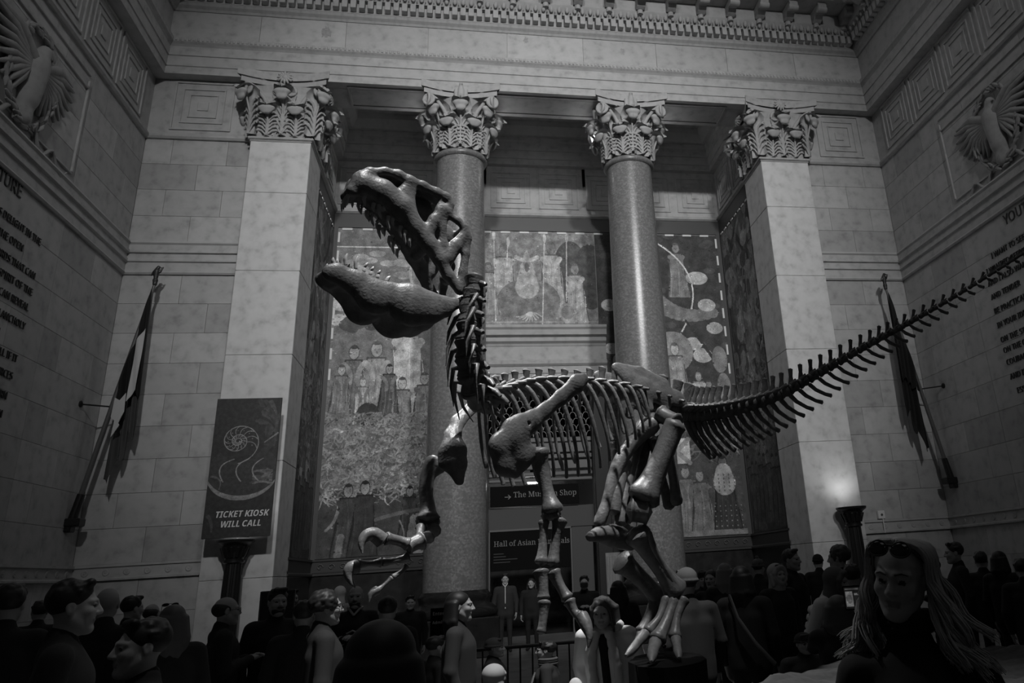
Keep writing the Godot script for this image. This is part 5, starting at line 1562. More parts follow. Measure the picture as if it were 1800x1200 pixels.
func make_skeleton() -> void:
	var base := Vector3(-0.95, 1.03, 14.0)
	var o := thing("dinosaur_skeleton", "mounted skeleton of a meat-eating dinosaur with open jaws and raised tail", "skeleton", base)
	var back := Transform3D(Basis.IDENTITY, -base)
	var bone := mat("bone", 0.17)
	# ---- skull ----
	var Z := 1.8
	var prims := []
	for bi in SKULL_BARS.size():
		var bar: Array = SKULL_BARS[bi]
		for k in bar.size() - 1:
			var p: Array = bar[k]
			var q: Array = bar[k + 1]
			for far in [false, true]:
				var za := (skull_width(p[0]) if far else 0.0) * Z
				var zb := (skull_width(q[0]) if far else 0.0) * Z
				prims.append(cap(Vector3(p[0], p[1], za), Vector3(q[0], q[1], zb), p[2] * 1.1, q[2] * 1.1, 0.022))
	var top: Array = SKULL_BARS[1]
	for k in top.size():   # the roof of the snout and brow joins the sides
		if k in [3]: continue
		var p: Array = top[k]
		var w := skull_width(p[0]) * Z
		prims.append(cap(Vector3(p[0], p[1] - 0.004, 0), Vector3(p[0], p[1] - 0.004, w), p[2] * 0.8, p[2] * 0.8, 0.03))
		if k < top.size() - 1 and k != 2:
			var q: Array = top[k + 1]
			prims.append(cap(Vector3(p[0], p[1], w * 0.5), Vector3(q[0], q[1], skull_width(q[0]) * Z * 0.5), p[2] * 0.8, q[2] * 0.8, 0.03))
	for q in [[0, 0, 0.9], [0, 1, 0.7], [0, 3, 0.35], [0, 5, 0.3], [8, 2, 0.9], [8, 3, 0.9], [9, 1, 0.6]]:   # palate and back of the head
		var p: Array = SKULL_BARS[q[0]][q[1]]
		prims.append(cap(Vector3(p[0], p[1], 0), Vector3(p[0], p[1], skull_width(p[0]) * Z), p[2] * q[2], p[2] * q[2], 0.02))
	for k in top.size() - 1:   # close the roof between the bars
		for q in 4:
			var u := (q + 0.5) / 4.0
			var fx := lerpf(top[k][0], top[k + 1][0], u)
			var fy := lerpf(top[k][1], top[k + 1][1], u) - 0.006
			var w := skull_width(fx) * Z
			if k == 2 or k == 3: w *= 0.45   # the nostrils stay open at the sides
			var z0 := (skull_width(fx) * Z - w) / 2.0
			prims.append(cap(Vector3(fx, fy, z0), Vector3(fx, fy, z0 + w), 0.02, 0.02, 0.015))
	for p in SKULLIN:   # braincase, and an added midline wall to keep the openings dark
		prims.append(ball(Vector3(p[0], p[1], skull_width(p[0]) * Z * 0.5), Vector3(p[2], p[2], 0.05), 0.02))
	for k in 9:   # palate between the tooth rows
		var u := k / 8.0 * 4.0
		var pa: Array = SKULL_BARS[0][int(minf(u, 3.0)) + 1]
		var pb: Array = SKULL_BARS[0][int(minf(u, 3.0)) + 2]
		var fr := u - minf(floorf(u), 3.0)
		var px := lerpf(pa[0], pb[0], fr)
		var py := lerpf(pa[1], pb[1], fr) - 0.005
		prims.append(cap(Vector3(px, py, 0), Vector3(px, py, skull_width(px) * Z), 0.034, 0.034, 0.02))
	var m := Mold.new()
	m.net(prims, 0.0105, Z)
	var head := Transform3D(Basis(SKULL_F, SKULL_U, SKULL_L), SKULL_AT - base)
	var sk := part(o, "skull", m, bone, head)
	var tm := func(q: Array, z: float, fat: float, curve: float) -> Mold:
		var t := Mold.new()
		var a := Vector3(q[0], q[1], z)
		var e := Vector3(q[2], q[3], z)
		var ln := a.distance_to(e)
		var mid := a.lerp(e, 0.5) + Vector3(curve * ln, 0, 0)
		t.tube([a, a.lerp(mid, 0.6), mid, mid.lerp(e, 0.6), e], [fat, fat, fat * 0.9, fat * 0.6, fat * 0.1], 7)
		return t
	for q in UPTEETH:
		part(sk, "tooth", tm.call(q, 0.0, 0.0125, 0.12), mat("tooth", 0.24))
		part(sk, "tooth", tm.call(q, skull_width(q[0]), 0.0125, 0.12), mat("tooth", 0.24))
	for k in 6:
		var p: Array = SKULL_BARS[0][0]
		var zz := skull_width(p[0]) * (k + 0.5) / 6.0
		part(sk, "tooth", tm.call([p[0] + 0.015, p[1] - 0.03, p[0] - 0.01, p[1] - 0.11 - 0.01 * (k % 2)], zz, 0.011, 0.1), mat("tooth", 0.24))
	for k in 7:   # the far row shows more of its teeth
		var u := k / 6.0
		var f := lerpf(SKULL_BARS[0][1][0], SKULL_BARS[0][4][0], u)
		var g := lerpf(SKULL_BARS[0][1][1] - 0.05, SKULL_BARS[0][4][1] - 0.035, u)
		part(sk, "tooth", tm.call([f, g, f - 0.02, g - 0.075 + 0.02 * u], skull_width(f), 0.012, 0.12), mat("tooth", 0.24))
	# ---- lower jaw ----
	prims = []
	Z = 2.6
	for k in JAW_BARS[0].size() - 1:
		var p: Array = JAW_BARS[0][k]
		var q: Array = JAW_BARS[0][k + 1]
		for far in [false, true]:
			prims.append(cap(Vector3(p[0], p[1], (skull_width(p[0] - 0.06) if far else 0.0) * Z), Vector3(q[0], q[1], (skull_width(q[0] - 0.06) if far else 0.0) * Z), p[2], q[2], 0.02))
	for k in 2:
		var p: Array = JAW_BARS[0][k]
		prims.append(cap(Vector3(p[0], p[1], 0), Vector3(p[0], p[1], skull_width(p[0] - 0.06) * Z), p[2] * 0.95, p[2] * 0.95, 0.03))
	m = Mold.new()
	m.net(prims, 0.011, Z)
	var jaw := part(o, "lower_jaw", m, bone, head)
	for q in LOTEETH:
		part(jaw, "tooth", tm.call(q, 0.01, 0.012, 0.1), mat("tooth", 0.24))
		part(jaw, "tooth", tm.call(q, skull_width(q[0] - 0.06) - 0.01, 0.011, 0.1), mat("tooth", 0.24))
	# ---- backbone: sacrum to neck ----
	var S: Array = BONES["spine"]
	var rear: Vector3 = (v3(S[0]) - v3(S[7])); rear.y = 0; rear = rear.normalized()
	var tang := func(src: Array, u: float) -> Vector3:
		return (v3(spline(src, minf(u + 0.01, 1.0))) - v3(spline(src, maxf(u - 0.01, 0.0)))).normalized()
	for k in 5:   # sacral vertebrae between the hip blades
		var u := 0.005 + k * 0.028
		var t: Vector3 = -tang.call(S, u)
		var up := (Vector3.UP - t * t.y).normalized()
		part(o, "sacral_vertebra", vertebra(v3(spline(S, u)), t, up, 0.06, 0.09, 0.17, 0.0, 0.10, 0.045), bone, back)
	var ribs := []
	for k in 13:
		var u := 0.135 + k * 0.0282
		var t: Vector3 = -tang.call(S, u)
		var up := (Vector3.UP - t * t.y).normalized()
		var c := v3(spline(S, u))
		part(o, "dorsal_vertebra", vertebra(c, t, up, 0.06, 0.095, 0.07 + 0.10 * maxf(0.0, 1.0 - k / 4.0), 0.015, 0.11, 0.036), bone, back)
		ribs.append([c, t, up])
	for k in 9:
		var u := 0.515 + k * 0.053
		var t: Vector3 = -tang.call(S, u)
		var hint := (rear + Vector3.UP * 0.55).normalized()
		var up := (hint - t * hint.dot(t)).normalized()
		var c := v3(spline(S, u))
		var fall := 1.0 - k * 0.045
		part(o, "neck_vertebra", vertebra(c, t, up, 0.094 * fall, 0.118, 0.07 * fall, 0.02, 0.10 * fall, 0.03), bone, back)
		if k < 8:
			var lat := t.cross(up).normalized()
			for s in [-1.0, 1.0]:
				var a: Vector3 = c + lat * s * 0.15 * fall - up * 0.03
				m = Mold.new()
				m.tube([c + lat * s * 0.05 - up * 0.03, a, a + t * 0.10 - up * 0.035, a + t * (0.26 - 0.012 * k) - up * 0.04], [0.018, 0.016, 0.011, 0.003], 6)
				part(o, "neck_rib", m, bone, back)
	# ---- ribs ----
	for k in 13:
		var c: Vector3 = ribs[12 - k][0]     # k = 0 is the foremost
		var t: Vector3 = ribs[12 - k][1]
		var up: Vector3 = ribs[12 - k][2]
		var lat := t.cross(up).normalized()
		var ln: float = [0.72, 0.86, 0.95, 1.0, 1.0, 0.98, 0.93, 0.86, 0.78, 0.7, 0.6, 0.5, 0.4][k]
		var wd: float = [0.14, 0.17, 0.20, 0.22, 0.23, 0.23, 0.23, 0.22, 0.21, 0.20, 0.18, 0.16, 0.13][k]
		for s in [-1.0, 1.0]:
			var pts := []
			var rad := []
			for q in 15:
				var u := q / 14.0
				var an := u * 1.95
				var down := 0.64 * ln * (1.0 - cos(an)) / 1.37
				pts.append(c + lat * s * (0.04 + wd * sin(minf(an * 1.05, 2.1))) + up * (0.05 * sin(u * 5.0) * float(u < 0.6)) - Vector3.UP * down + t * (0.20 * u * ln))
				rad.append(lerpf(0.019, 0.0125, u) * (1.0 if u < 0.9 else 1.15))
			m = Mold.new()
			m.tube(pts, rad, 8, 0.75)
			part(o, "rib", m, bone, back)
	# ---- tail ----
	var T: Array = BONES["tail"]
	for k in 46:
		var u := 0.012 + k * 0.0213
		var t: Vector3 = tang.call(T, u)
		var up := (Vector3.UP - t * t.y).normalized()
		var sp := spline(T, u)
		var c := v3(sp)
		var fall := maxf(0.0, 1.0 - u * 1.25)
		var r: float = sp[3]
		part(o, "tail_vertebra", vertebra(c, t, up, r, 0.074, 0.028 + 0.15 * pow(fall, 1.2), 0.045 + 0.02 * fall, 0.13 * fall, 0.012 + 0.014 * fall), bone, back)
		var ch := 0.26 * pow(fall, 1.1) + 0.03
		m = Mold.new()
		var a := c - up * r * 0.9 + t * 0.035
		m.tube([a, a - up * ch * 0.35 + t * ch * 0.12, a - up * ch * 0.75 + t * ch * 0.4, a - up * ch * 0.95 + t * ch * 0.62], [r * 0.42, 0.012 + r * 0.1, 0.011 + r * 0.08, 0.013 + r * 0.1], 7)
		part(o, "chevron", m, bone, back)
	# ---- plates: shoulder blades and hip blades ----
	var plate := func(called: String, key: String, shift: Vector3, zs: float, holes: Array) -> void:
		var d: Dictionary = PLATES[key]
		var x := v3(d.x)
		var y := v3(d.y)
		var pr := []
		for bar in d.bars:
			for k in bar.size() - 1:
				pr.append(cap(Vector3(bar[k][0], bar[k][1], 0), Vector3(bar[k + 1][0], bar[k + 1][1], 0), bar[k][2], bar[k + 1][2], 0.03))
		for h in holes: pr.append(cap(Vector3(h[0], h[1], -0.3), Vector3(h[0], h[1], 0.3), h[2], h[2], 0.01, 0, true))
		var mm := Mold.new()
		mm.net(pr, 0.0115, zs)
		part(o, called, mm, bone, Transform3D(Basis(x, y, x.cross(y)), v3(d.at) + shift - base))
	plate.call("shoulder_blade", "scapula_n", Vector3.ZERO, 2.4, [[0.565, -0.04, 0.013]])
	plate.call("shoulder_blade", "scapula_r", Vector3.ZERO, 2.0, [])
	plate.call("hip_blade", "ilium_n", Vector3.ZERO, 3.2, [])
	plate.call("hip_blade", "ilium_n", Vector3(-0.10, 0.0, -0.24), 3.2, [])
	# ---- limbs ----
	var names := {"hum_l": "upper_arm_bone", "hum_l2": "elbow_knob", "rad_l": "forearm_bone", "uln_l": "forearm_bone", "mc1_l": "hand_bone", "ph1_l": "finger_bone", "mc2_l": "hand_bone", "ph2_l": "finger_bone", "cl2_l": "claw", "hum_r": "upper_arm_bone", "hum_r2": "elbow_knob", "rad_r": "forearm_bone", "uln_r": "forearm_bone", "mc1_r": "hand_bone", "ph1_r": "finger_bone", "cl1_r": "claw", "mc2_r": "hand_bone", "ph2_r": "finger_bone", "cl2_r": "claw", "mc3_r": "hand_bone", "ph3_r": "finger_bone", "cl3_r": "claw", "femur_n": "thigh_bone", "femur_nc": "knee_knob", "femur_nh": "thigh_head", "tibia_n": "shin_bone", "fib_n": "calf_bone", "mt2_n": "foot_bone", "mt3_n": "foot_bone", "mt4_n": "foot_bone", "toe2_n": "toe", "toe3_n": "toe", "toe4_n": "toe", "femur_f": "thigh_bone", "tibia_f": "shin_bone", "mt_f": "foot_bone", "mtb_f": "foot_bone", "pubis_n": "pubic_bone", "pubis_f": "pubic_bone", "pubis_w": "pubic_bone", "boot": "pubic_boot", "isch_n": "seat_bone", "isch_f": "seat_bone"}
	for key in names:
		var smooth: bool = names[key] in ["claw", "pubic_boot", "toe"] or key in ["pubis_w"]
		part(o, names[key], bone_rod(BONES[key], 0.0 if smooth else 1.0, 1.25 if key.ends_with("_l") or key.ends_with("_r") else 1.05), bone, back)
	# far foot down to the base
	for q in [[BONES["mt_f"][-1], Vector3(-0.08, -0.08, 0.12)], [BONES["mtb_f"][-1], Vector3(0.04, -0.09, 0.12)]]:
		m = Mold.new()
		var a := v3(q[0])
		m.tube([a, a + q[1] * 0.5, a + q[1]], [0.035, 0.028, 0.015], 8)
		part(o, "toe", m, bone, back)

func make_ground() -> void:
	# dark base under the feet
	var o := thing("skeleton_base", "low dark display base under the dinosaur feet", "base", Vector3(-0.80, 0, 13.9))
	o.rotation.y = -0.17
	var m := Mold.new()
	var ring := []
	for k in 18:
		var a := TAU * k / 18.0
		ring.append([cos(a) * (0.25 + rnd(-0.02, 0.02)), sin(a) * (0.46 + rnd(-0.03, 0.03))])
	m.extrude(ring, 1.03, Transform3D(Basis(Vector3.RIGHT, PI / 2), Vector3(0, 0.515, 0)))
	part(o, "plinth", m, mat("plinth", 0.004, 0.9, null, 1.0, 0.2))
	# the sandy bank at lower right
	o = thing("sand_bank", "grey sandy display bank at the lower right corner", "bank", Vector3(1.2, 0, 15.6))
	m = Mold.new()
	var n := FastNoiseLite.new()
	n.seed = 3
	n.frequency = 1.6
	n.fractal_octaves = 5
	var rows := []
	for r in 60:
		var v := r / 59.0
		var row := []
		for c in 80:
			var u := c / 79.0
			var x := lerpf(-0.75, 2.6, u)
			var far := 14.55 + 0.9 * pow(maxf(0.0, -x - 0.05), 1.0) + 0.42 * exp(-pow((x - 0.66) / 0.2, 2.0))
			var z := lerpf(far, 16.6, v)
			var y := 0.99 + 0.06 * n.get_noise_2d(x, z) + 0.02 * n.get_noise_2d(x * 5.0, z * 5.0)
			if v == 0.0 or v == 1.0 or u == 0.0 or u == 1.0: y = 0.0
			row.append(Vector3(x - 1.2, y, z - 15.6))
		rows.append(row)
	m.grid(rows)
	part(o, "sand", m, mat("sand", 0.05, 0.95, noise_tex("bone", 0, 0.02, 5, []), 1.5))
	# crowd barrier in front of the doorway
	o = thing("crowd_barrier", "black metal crowd barrier between the beanie child and the boy", "barrier", Vector3(-1.3, 0, 10.0))
	m = Mold.new()
	m.tube([Vector3(-0.8, 0.88, 0), Vector3(0.9, 0.88, 0)], [0.018, 0.018], 8)
	part(o, "top_rail", m, mat("iron", 0.012))
	m = Mold.new()
	m.tube([Vector3(-0.8, 0.12, 0), Vector3(0.9, 0.12, 0)], [0.018, 0.018], 8)
	part(o, "bottom_rail", m, mat("iron", 0.012))
	var bar := Mold.new()
	bar.tube([Vector3(0, 0.12, 0), Vector3(0, 0.88, 0)], [0.01, 0.01], 6)
	var bm := bar.mesh()
	for k in 13: part(o, "upright", bm, mat("iron", 0.012), at(-0.75 + k * 0.133, 0, 0))
	for x in [-0.8, 0.9]:
		m = Mold.new()
		m.tube([Vector3(x, 0.88, 0), Vector3(x, 0.02, 0)], [0.02, 0.02], 8)
		m.box(Vector3(x, 0.015, 0), Vector3(0.06, 0.03, 0.5), Basis.IDENTITY, 0.006)
		part(o, "post", m, mat("iron", 0.012))

# ---- people: one continuous body surface each; hair, hats and things worn are children ----
var head_mold: Mold
var hand_mold: Mold
var bodies := {}
var hairs := {}

func make_head() -> Mold:
	var m := Mold.new()
	var p := [ball(Vector3(0, 0.035, -0.015), Vector3(0.076, 0.088, 0.096), 0.02), ball(Vector3(0, -0.03, 0.028), Vector3(0.061, 0.088, 0.068), 0.03)]
	for s in [-1.0, 1.0]:
		p.append(cap(Vector3(s * 0.05, -0.05, 0.0), Vector3(s * 0.018, -0.098, 0.058), 0.022, 0.02, 0.03))
		p.append(ball(Vector3(s * 0.04, -0.02, 0.062), Vector3(0.024, 0.022, 0.022), 0.025))
		p.append(cap(Vector3(s * 0.014, 0.03, 0.088), Vector3(s * 0.05, 0.028, 0.07), 0.010, 0.009, 0.015))
	p.append(cap(Vector3(0, 0.02, 0.092), Vector3(0, -0.022, 0.112), 0.008, 0.013, 0.012))
	p.append(cap(Vector3(-0.012, -0.027, 0.1), Vector3(0.012, -0.027, 0.1), 0.009, 0.009, 0.008))
	p.append(ball(Vector3(0, -0.1, 0.075), Vector3(0.022, 0.018, 0.018), 0.02))
	for s in [-1.0, 1.0]:
		p.append(ball(Vector3(s * 0.031, 0.01, 0.098), Vector3(0.018, 0.013, 0.018), 0.012, 0, true))
	for s in [-1.0, 1.0]:
		p.append(ball(Vector3(s * 0.031, 0.009, 0.079), Vector3(0.0125, 0.011, 0.0125), 0.003, 3))
		p.append(cap(Vector3(s * 0.017, 0.0165, 0.089), Vector3(s * 0.044, 0.0155, 0.081), 0.0045, 0.004, 0.004))
	p.append(cap(Vector3(-0.019, -0.056, 0.088), Vector3(0.019, -0.056, 0.088), 0.0065, 0.0065, 0.005, 4))
	p.append(cap(Vector3(-0.015, -0.066, 0.087), Vector3(0.015, -0.066, 0.087), 0.0075, 0.0075, 0.005, 4))
	for s in [-1.0, 1.0]:
		p.append(ball(Vector3(s * 0.078, 0.0, -0.012), Vector3(0.010, 0.032, 0.02), 0.008))
		p.append(ball(Vector3(s * 0.088, 0.002, -0.006), Vector3(0.006, 0.02, 0.011), 0.005, 0, true))
	p.append(cap(Vector3(0, -0.06, -0.02), Vector3(0, -0.19, -0.035), 0.05, 0.054, 0.03))
	m.net(p, 0.0052)
	return m
func make_hand() -> Mold:   # a relaxed left hand hanging from the wrist, palm towards -x
	var m := Mold.new()
	var p := [cap(Vector3(0, 0.03, 0), Vector3(0, -0.02, 0), 0.026, 0.024, 0.02)]
	for k in 4:
		var z: float = [0.030, 0.010, -0.010, -0.028][k]
		var ln: float = [0.9, 1.0, 0.94, 0.76][k]
		p.append(cap(Vector3(0, -0.02, z * 0.6), Vector3(0, -0.088, z), 0.015, 0.0115, 0.014))
		var a := Vector3(0, -0.09, z)
		var b := a + Vector3(-0.008, -0.038 * ln, 0)
		var c := b + Vector3(-0.018, -0.026 * ln, 0)
		var d := c + Vector3(-0.018, -0.014 * ln, 0)
		p.append(cap(a, b, 0.0098, 0.009, 0.004))
		p.append(cap(b, c, 0.009, 0.0082, 0.003))
		p.append(cap(c, d, 0.0082, 0.007, 0.003))
	p.append(cap(Vector3(-0.005, -0.025, 0.025), Vector3(-0.018, -0.06, 0.048), 0.014, 0.011, 0.01))
	p.append(cap(Vector3(-0.018, -0.06, 0.048), Vector3(-0.028, -0.092, 0.05), 0.011, 0.008, 0.004))
	m.net(p, 0.0048)
	return m

func body(pose: String) -> ArrayMesh:
	if bodies.has(pose): return bodies[pose]
	if head_mold == null:
		head_mold = make_head()
		hand_mold = make_hand()
	var m := Mold.new()
	var lean := 0.30 if pose == "lean" else 0.0
	var tip := Transform3D(Basis(Vector3.RIGHT, lean), Vector3(0, 0.95, 0)) * Transform3D(Basis.IDENTITY, Vector3(0, -0.95, 0))
	var p := []
	for s in [-1.0, 1.0]:
		p.append(cap(Vector3(s * 0.085, 0.95, 0), Vector3(s * 0.10, 0.5, 0.01), 0.09, 0.062, 0.03, 2))
		p.append(cap(Vector3(s * 0.10, 0.5, 0.01), Vector3(s * 0.105, 0.1, -0.02), 0.06, 0.046, 0.02, 2))
		p.append(cap(Vector3(s * 0.105, 0.06, -0.04), Vector3(s * 0.115, 0.035, 0.13), 0.045, 0.034, 0.02, 5))
		p.append(cap(tip * Vector3(s * 0.07, 0.86, 0), tip * Vector3(s * 0.085, 1.28, 0.0), 0.125, 0.118, 0.06, 1))
		p.append(cap(tip * Vector3(s * 0.03, 1.40, -0.005), tip * Vector3(s * 0.165, 1.415, -0.01), 0.085, 0.066, 0.05, 1))
	p.append(cap(tip * Vector3(0, 1.42, -0.01), tip * Vector3(0, 1.50, -0.012), 0.075, 0.066, 0.04, 1))
	p.append(cap(tip * Vector3(0, 1.05, 0.03), tip * Vector3(0, 1.3, 0.04), 0.12, 0.11, 0.08, 1))
	var drop := 0.075 if pose == "front" else 0.0
	if drop > 0.0:
		for q in p:
			for e in ["a", "b"]:
				if q[e].y > 1.25: q[e].y -= drop
		p.append(cap(Vector3(0, 1.36, -0.012), Vector3(0, 1.50, -0.02), 0.062, 0.056, 0.04, 1))
	var hands := []
	for s in [-1.0, 1.0]:
		var sh := tip * Vector3(s * (0.205 - drop * 0.3), 1.405 - drop, -0.01)
		var el := tip * Vector3(s * 0.265, 1.13, -0.03)
		var wr := tip * Vector3(s * 0.255, 0.885, 0.05)
		if pose == "hold":
			el = Vector3(s * 0.25, 1.13, 0.0); wr = Vector3(s * 0.07, 1.20, 0.23)
		elif pose == "photo":
			el = Vector3(s * 0.27, 1.30, 0.18); wr = Vector3(s * 0.09, 1.50, 0.34)
		elif pose == "lean":
			wr = tip * Vector3(s * 0.22, 0.92, 0.12)
		p.append(cap(sh, el, 0.064, 0.055, 0.03, 1))
		p.append(cap(el, wr, 0.054, 0.042, 0.02, 1))
		hands.append([el, wr, s])
	m.net(p, 0.0165)
	for q in hands:
		var d: Vector3 = (q[1] - q[0]).normalized()
		var y := -d
		var x := Vector3.BACK.cross(y) if absf(y.z) < 0.8 else Vector3.RIGHT
		x = (x - y * x.dot(y)).normalized() * 1.0
		if x.x * 1.0 < 0.0: x = -x
		var z := x.cross(y)
		m.add(hand_mold, Transform3D(Basis(x * q[2], y, z), q[1] + d * 0.03))
	m.add(head_mold, tip * Transform3D(head_turn(pose), Vector3(0, 1.63, 0.02 + (0.02 if pose == "lean" else 0.0))))
	bodies[pose] = m.mesh()
	return bodies[pose]
func head_turn(pose: String) -> Basis:
	match pose:
		"front": return Basis(Vector3.BACK, -0.16) * Basis(Vector3.UP, -0.32) * Basis(Vector3.RIGHT, 0.20)
		"lean": return Basis(Vector3.RIGHT, -0.12)
		"photo": return Basis(Vector3.RIGHT, -0.08)
		"up": return Basis(Vector3.RIGHT, -0.25)
	return Basis.IDENTITY
func head_at(pose: String) -> Transform3D:
	var lean := 0.30 if pose == "lean" else 0.0
	var tip := Transform3D(Basis(Vector3.RIGHT, lean), Vector3(0, 0.95, 0)) * Transform3D(Basis.IDENTITY, Vector3(0, -0.95, 0))
	return tip * Transform3D(head_turn(pose), Vector3(0, 1.63, 0.02 + (0.02 if pose == "lean" else 0.0)))

func hair(kind: String) -> ArrayMesh:
	if hairs.has(kind): return hairs[kind]
	var p := []
	var crown := ball(Vector3(0, 0.048, -0.025), Vector3(0.086, 0.09, 0.102), 0.02)
	var face := ball(Vector3(0, -0.035, 0.10), Vector3(0.068, 0.10, 0.075), 0.02, 0, true)
	var below := ball(Vector3(0, -0.17, 0.03), Vector3(0.16, 0.13, 0.10), 0.02, 0, true)
	var r := RandomNumberGenerator.new()
	r.seed = 5
	match kind:
		"short":
			p = [crown, cap(Vector3(-0.04, 0.115, 0.055), Vector3(0.05, 0.12, 0.05), 0.022, 0.02, 0.02)]
			for k in 26:
				var d := Vector3(r.randf_range(-1, 1), r.randf_range(0.1, 1), r.randf_range(-1, 0.5)).normalized()
				p.append(ball(Vector3(0, 0.045, -0.02) + d * Vector3(0.08, 0.085, 0.095), Vector3(0.018, 0.016, 0.018), 0.01))
			p.append(face); p.append(below)
		"curly", "messy":
			p = [crown]
			for k in (170 if kind == "curly" else 40):
				var d := Vector3(r.randf_range(-1, 1), r.randf_range(-0.45, 1), r.randf_range(-1, 0.45)).normalized()
				p.append(ball(Vector3(0, 0.04, -0.022) + d * Vector3(0.084, 0.088, 0.098), Vector3(0.016, 0.016, 0.016) * r.randf_range(0.7, 1.2), 0.012))
			if kind == "messy":
				for s in [-1.0, 1.0]:
					for k in 9:
						var x := 0.074 + 0.004 * k
						p.append(cap(Vector3(s * 0.035, 0.098, 0.045 - k * 0.018), Vector3(s * (x + 0.002), 0.03, 0.04 - k * 0.016), 0.014, 0.015, 0.012))
						p.append(cap(Vector3(s * (x + 0.002), 0.03, 0.04 - k * 0.016), Vector3(s * (x + 0.008 + 0.015 * r.randf()), -0.12 - 0.04 * r.randf(), 0.04 - k * 0.02), 0.018, 0.009, 0.01))
			p.append(face)
		"long":
			p = [crown]
			for k in 17:
				var a := PI * (0.02 + 0.96 * k / 16.0)
				var q := Vector3(cos(a) * 0.082, 0.03, -0.03 - sin(a) * 0.072)
				var e := Vector3(cos(a) * 0.105, -0.24 - 0.05 * r.randf(), -0.02 - sin(a) * 0.085)
				p.append(cap(q, q.lerp(e, 0.5) + Vector3(cos(a) * 0.01, 0, -0.01), 0.028, 0.03, 0.012))
				p.append(cap(q.lerp(e, 0.5) + Vector3(cos(a) * 0.01, 0, -0.01), e, 0.03, 0.014, 0.012))
			p.append(face)
		"thin":
			p = [ball(Vector3(0, 0.02, -0.03), Vector3(0.084, 0.075, 0.096), 0.01), face, ball(Vector3(0, 0.13, 0.03), Vector3(0.085, 0.075, 0.12), 0.02, 0, true), below]
		"dome":
			p = [ball(Vector3(0, 0.04, -0.02), Vector3(0.10, 0.10, 0.112), 0.02)]
			for k in 15:
				var a := PI * (0.02 + 0.96 * k / 14.0)
				p.append(cap(Vector3(cos(a) * 0.09, 0.0, -0.03 - sin(a) * 0.08), Vector3(cos(a) * 0.12, -0.2, -0.03 - sin(a) * 0.09), 0.03, 0.03, 0.02))
			p.append(face)
		"beanie", "knit", "darkhat", "cap":
			p = [ball(Vector3(0, 0.055, -0.018), Vector3(0.09, 0.095, 0.105), 0.02), ball(Vector3(0, -0.12, 0.02), Vector3(0.2, 0.15, 0.2), 0.01, 0, true)]
			for k in 20:
				var a := TAU * k / 20.0
				var b := TAU * (k + 1) / 20.0
				p.append(cap(Vector3(cos(a) * 0.084, 0.035, -0.018 + sin(a) * 0.098), Vector3(cos(b) * 0.084, 0.035, -0.018 + sin(b) * 0.098), 0.014, 0.014, 0.006))
			if kind == "knit": p.append(ball(Vector3(0, 0.165, -0.02), Vector3(0.028, 0.028, 0.028), 0.008))
			if kind == "cap":
				for k in 5: p.append(cap(Vector3((k - 2) * 0.03, 0.035, 0.07), Vector3((k - 2) * 0.034, 0.025, 0.15 - absf(k - 2) * 0.012), 0.008, 0.006, 0.01))
		"furhat", "furhood", "hoodfur", "whitehood", "hood":
			var open := ball(Vector3(0, -0.01, 0.13), Vector3(0.066, 0.085, 0.09), 0.02, 0, true)
			p = [ball(Vector3(0, 0.04, -0.02), Vector3(0.098, 0.108, 0.115), 0.02), cap(Vector3(0, -0.08, -0.03), Vector3(0, -0.14, -0.03), 0.09, 0.1, 0.04), open]
			if kind != "whitehood" and kind != "hood":
				for k in 30:
					var a := TAU * k / 30.0
					p.append(ball(Vector3(cos(a) * 0.08, 0.005 + sin(a) * 0.095, 0.07 - 0.02 * absf(cos(a))), Vector3(0.024, 0.024, 0.024) * r.randf_range(0.8, 1.15), 0.008))
			if kind == "furhat":
				for s in [-1.0, 1.0]: p.append(cap(Vector3(s * 0.085, 0.0, 0.0), Vector3(s * 0.09, -0.11, 0.02), 0.026, 0.022, 0.015))
		"beard":
			p = [ball(Vector3(0, -0.075, 0.045), Vector3(0.058, 0.048, 0.05), 0.01), ball(Vector3(0, -0.045, 0.1), Vector3(0.04, 0.007, 0.012), 0.006), cap(Vector3(-0.055, -0.03, 0.02), Vector3(-0.04, -0.08, 0.05), 0.014, 0.014, 0.01), cap(Vector3(0.055, -0.03, 0.02), Vector3(0.04, -0.08, 0.05), 0.014, 0.014, 0.01), ball(Vector3(0, -0.06, 0.11), Vector3(0.02, 0.008, 0.03), 0.005, 0, true)]
		"bun":
			p = [crown, ball(Vector3(0, 0.09, -0.125), Vector3(0.04, 0.038, 0.035), 0.015), face, below]
	var m := Mold.new()
	m.net(p, 0.0075)
	hairs[kind] = m.mesh()
	return hairs[kind]

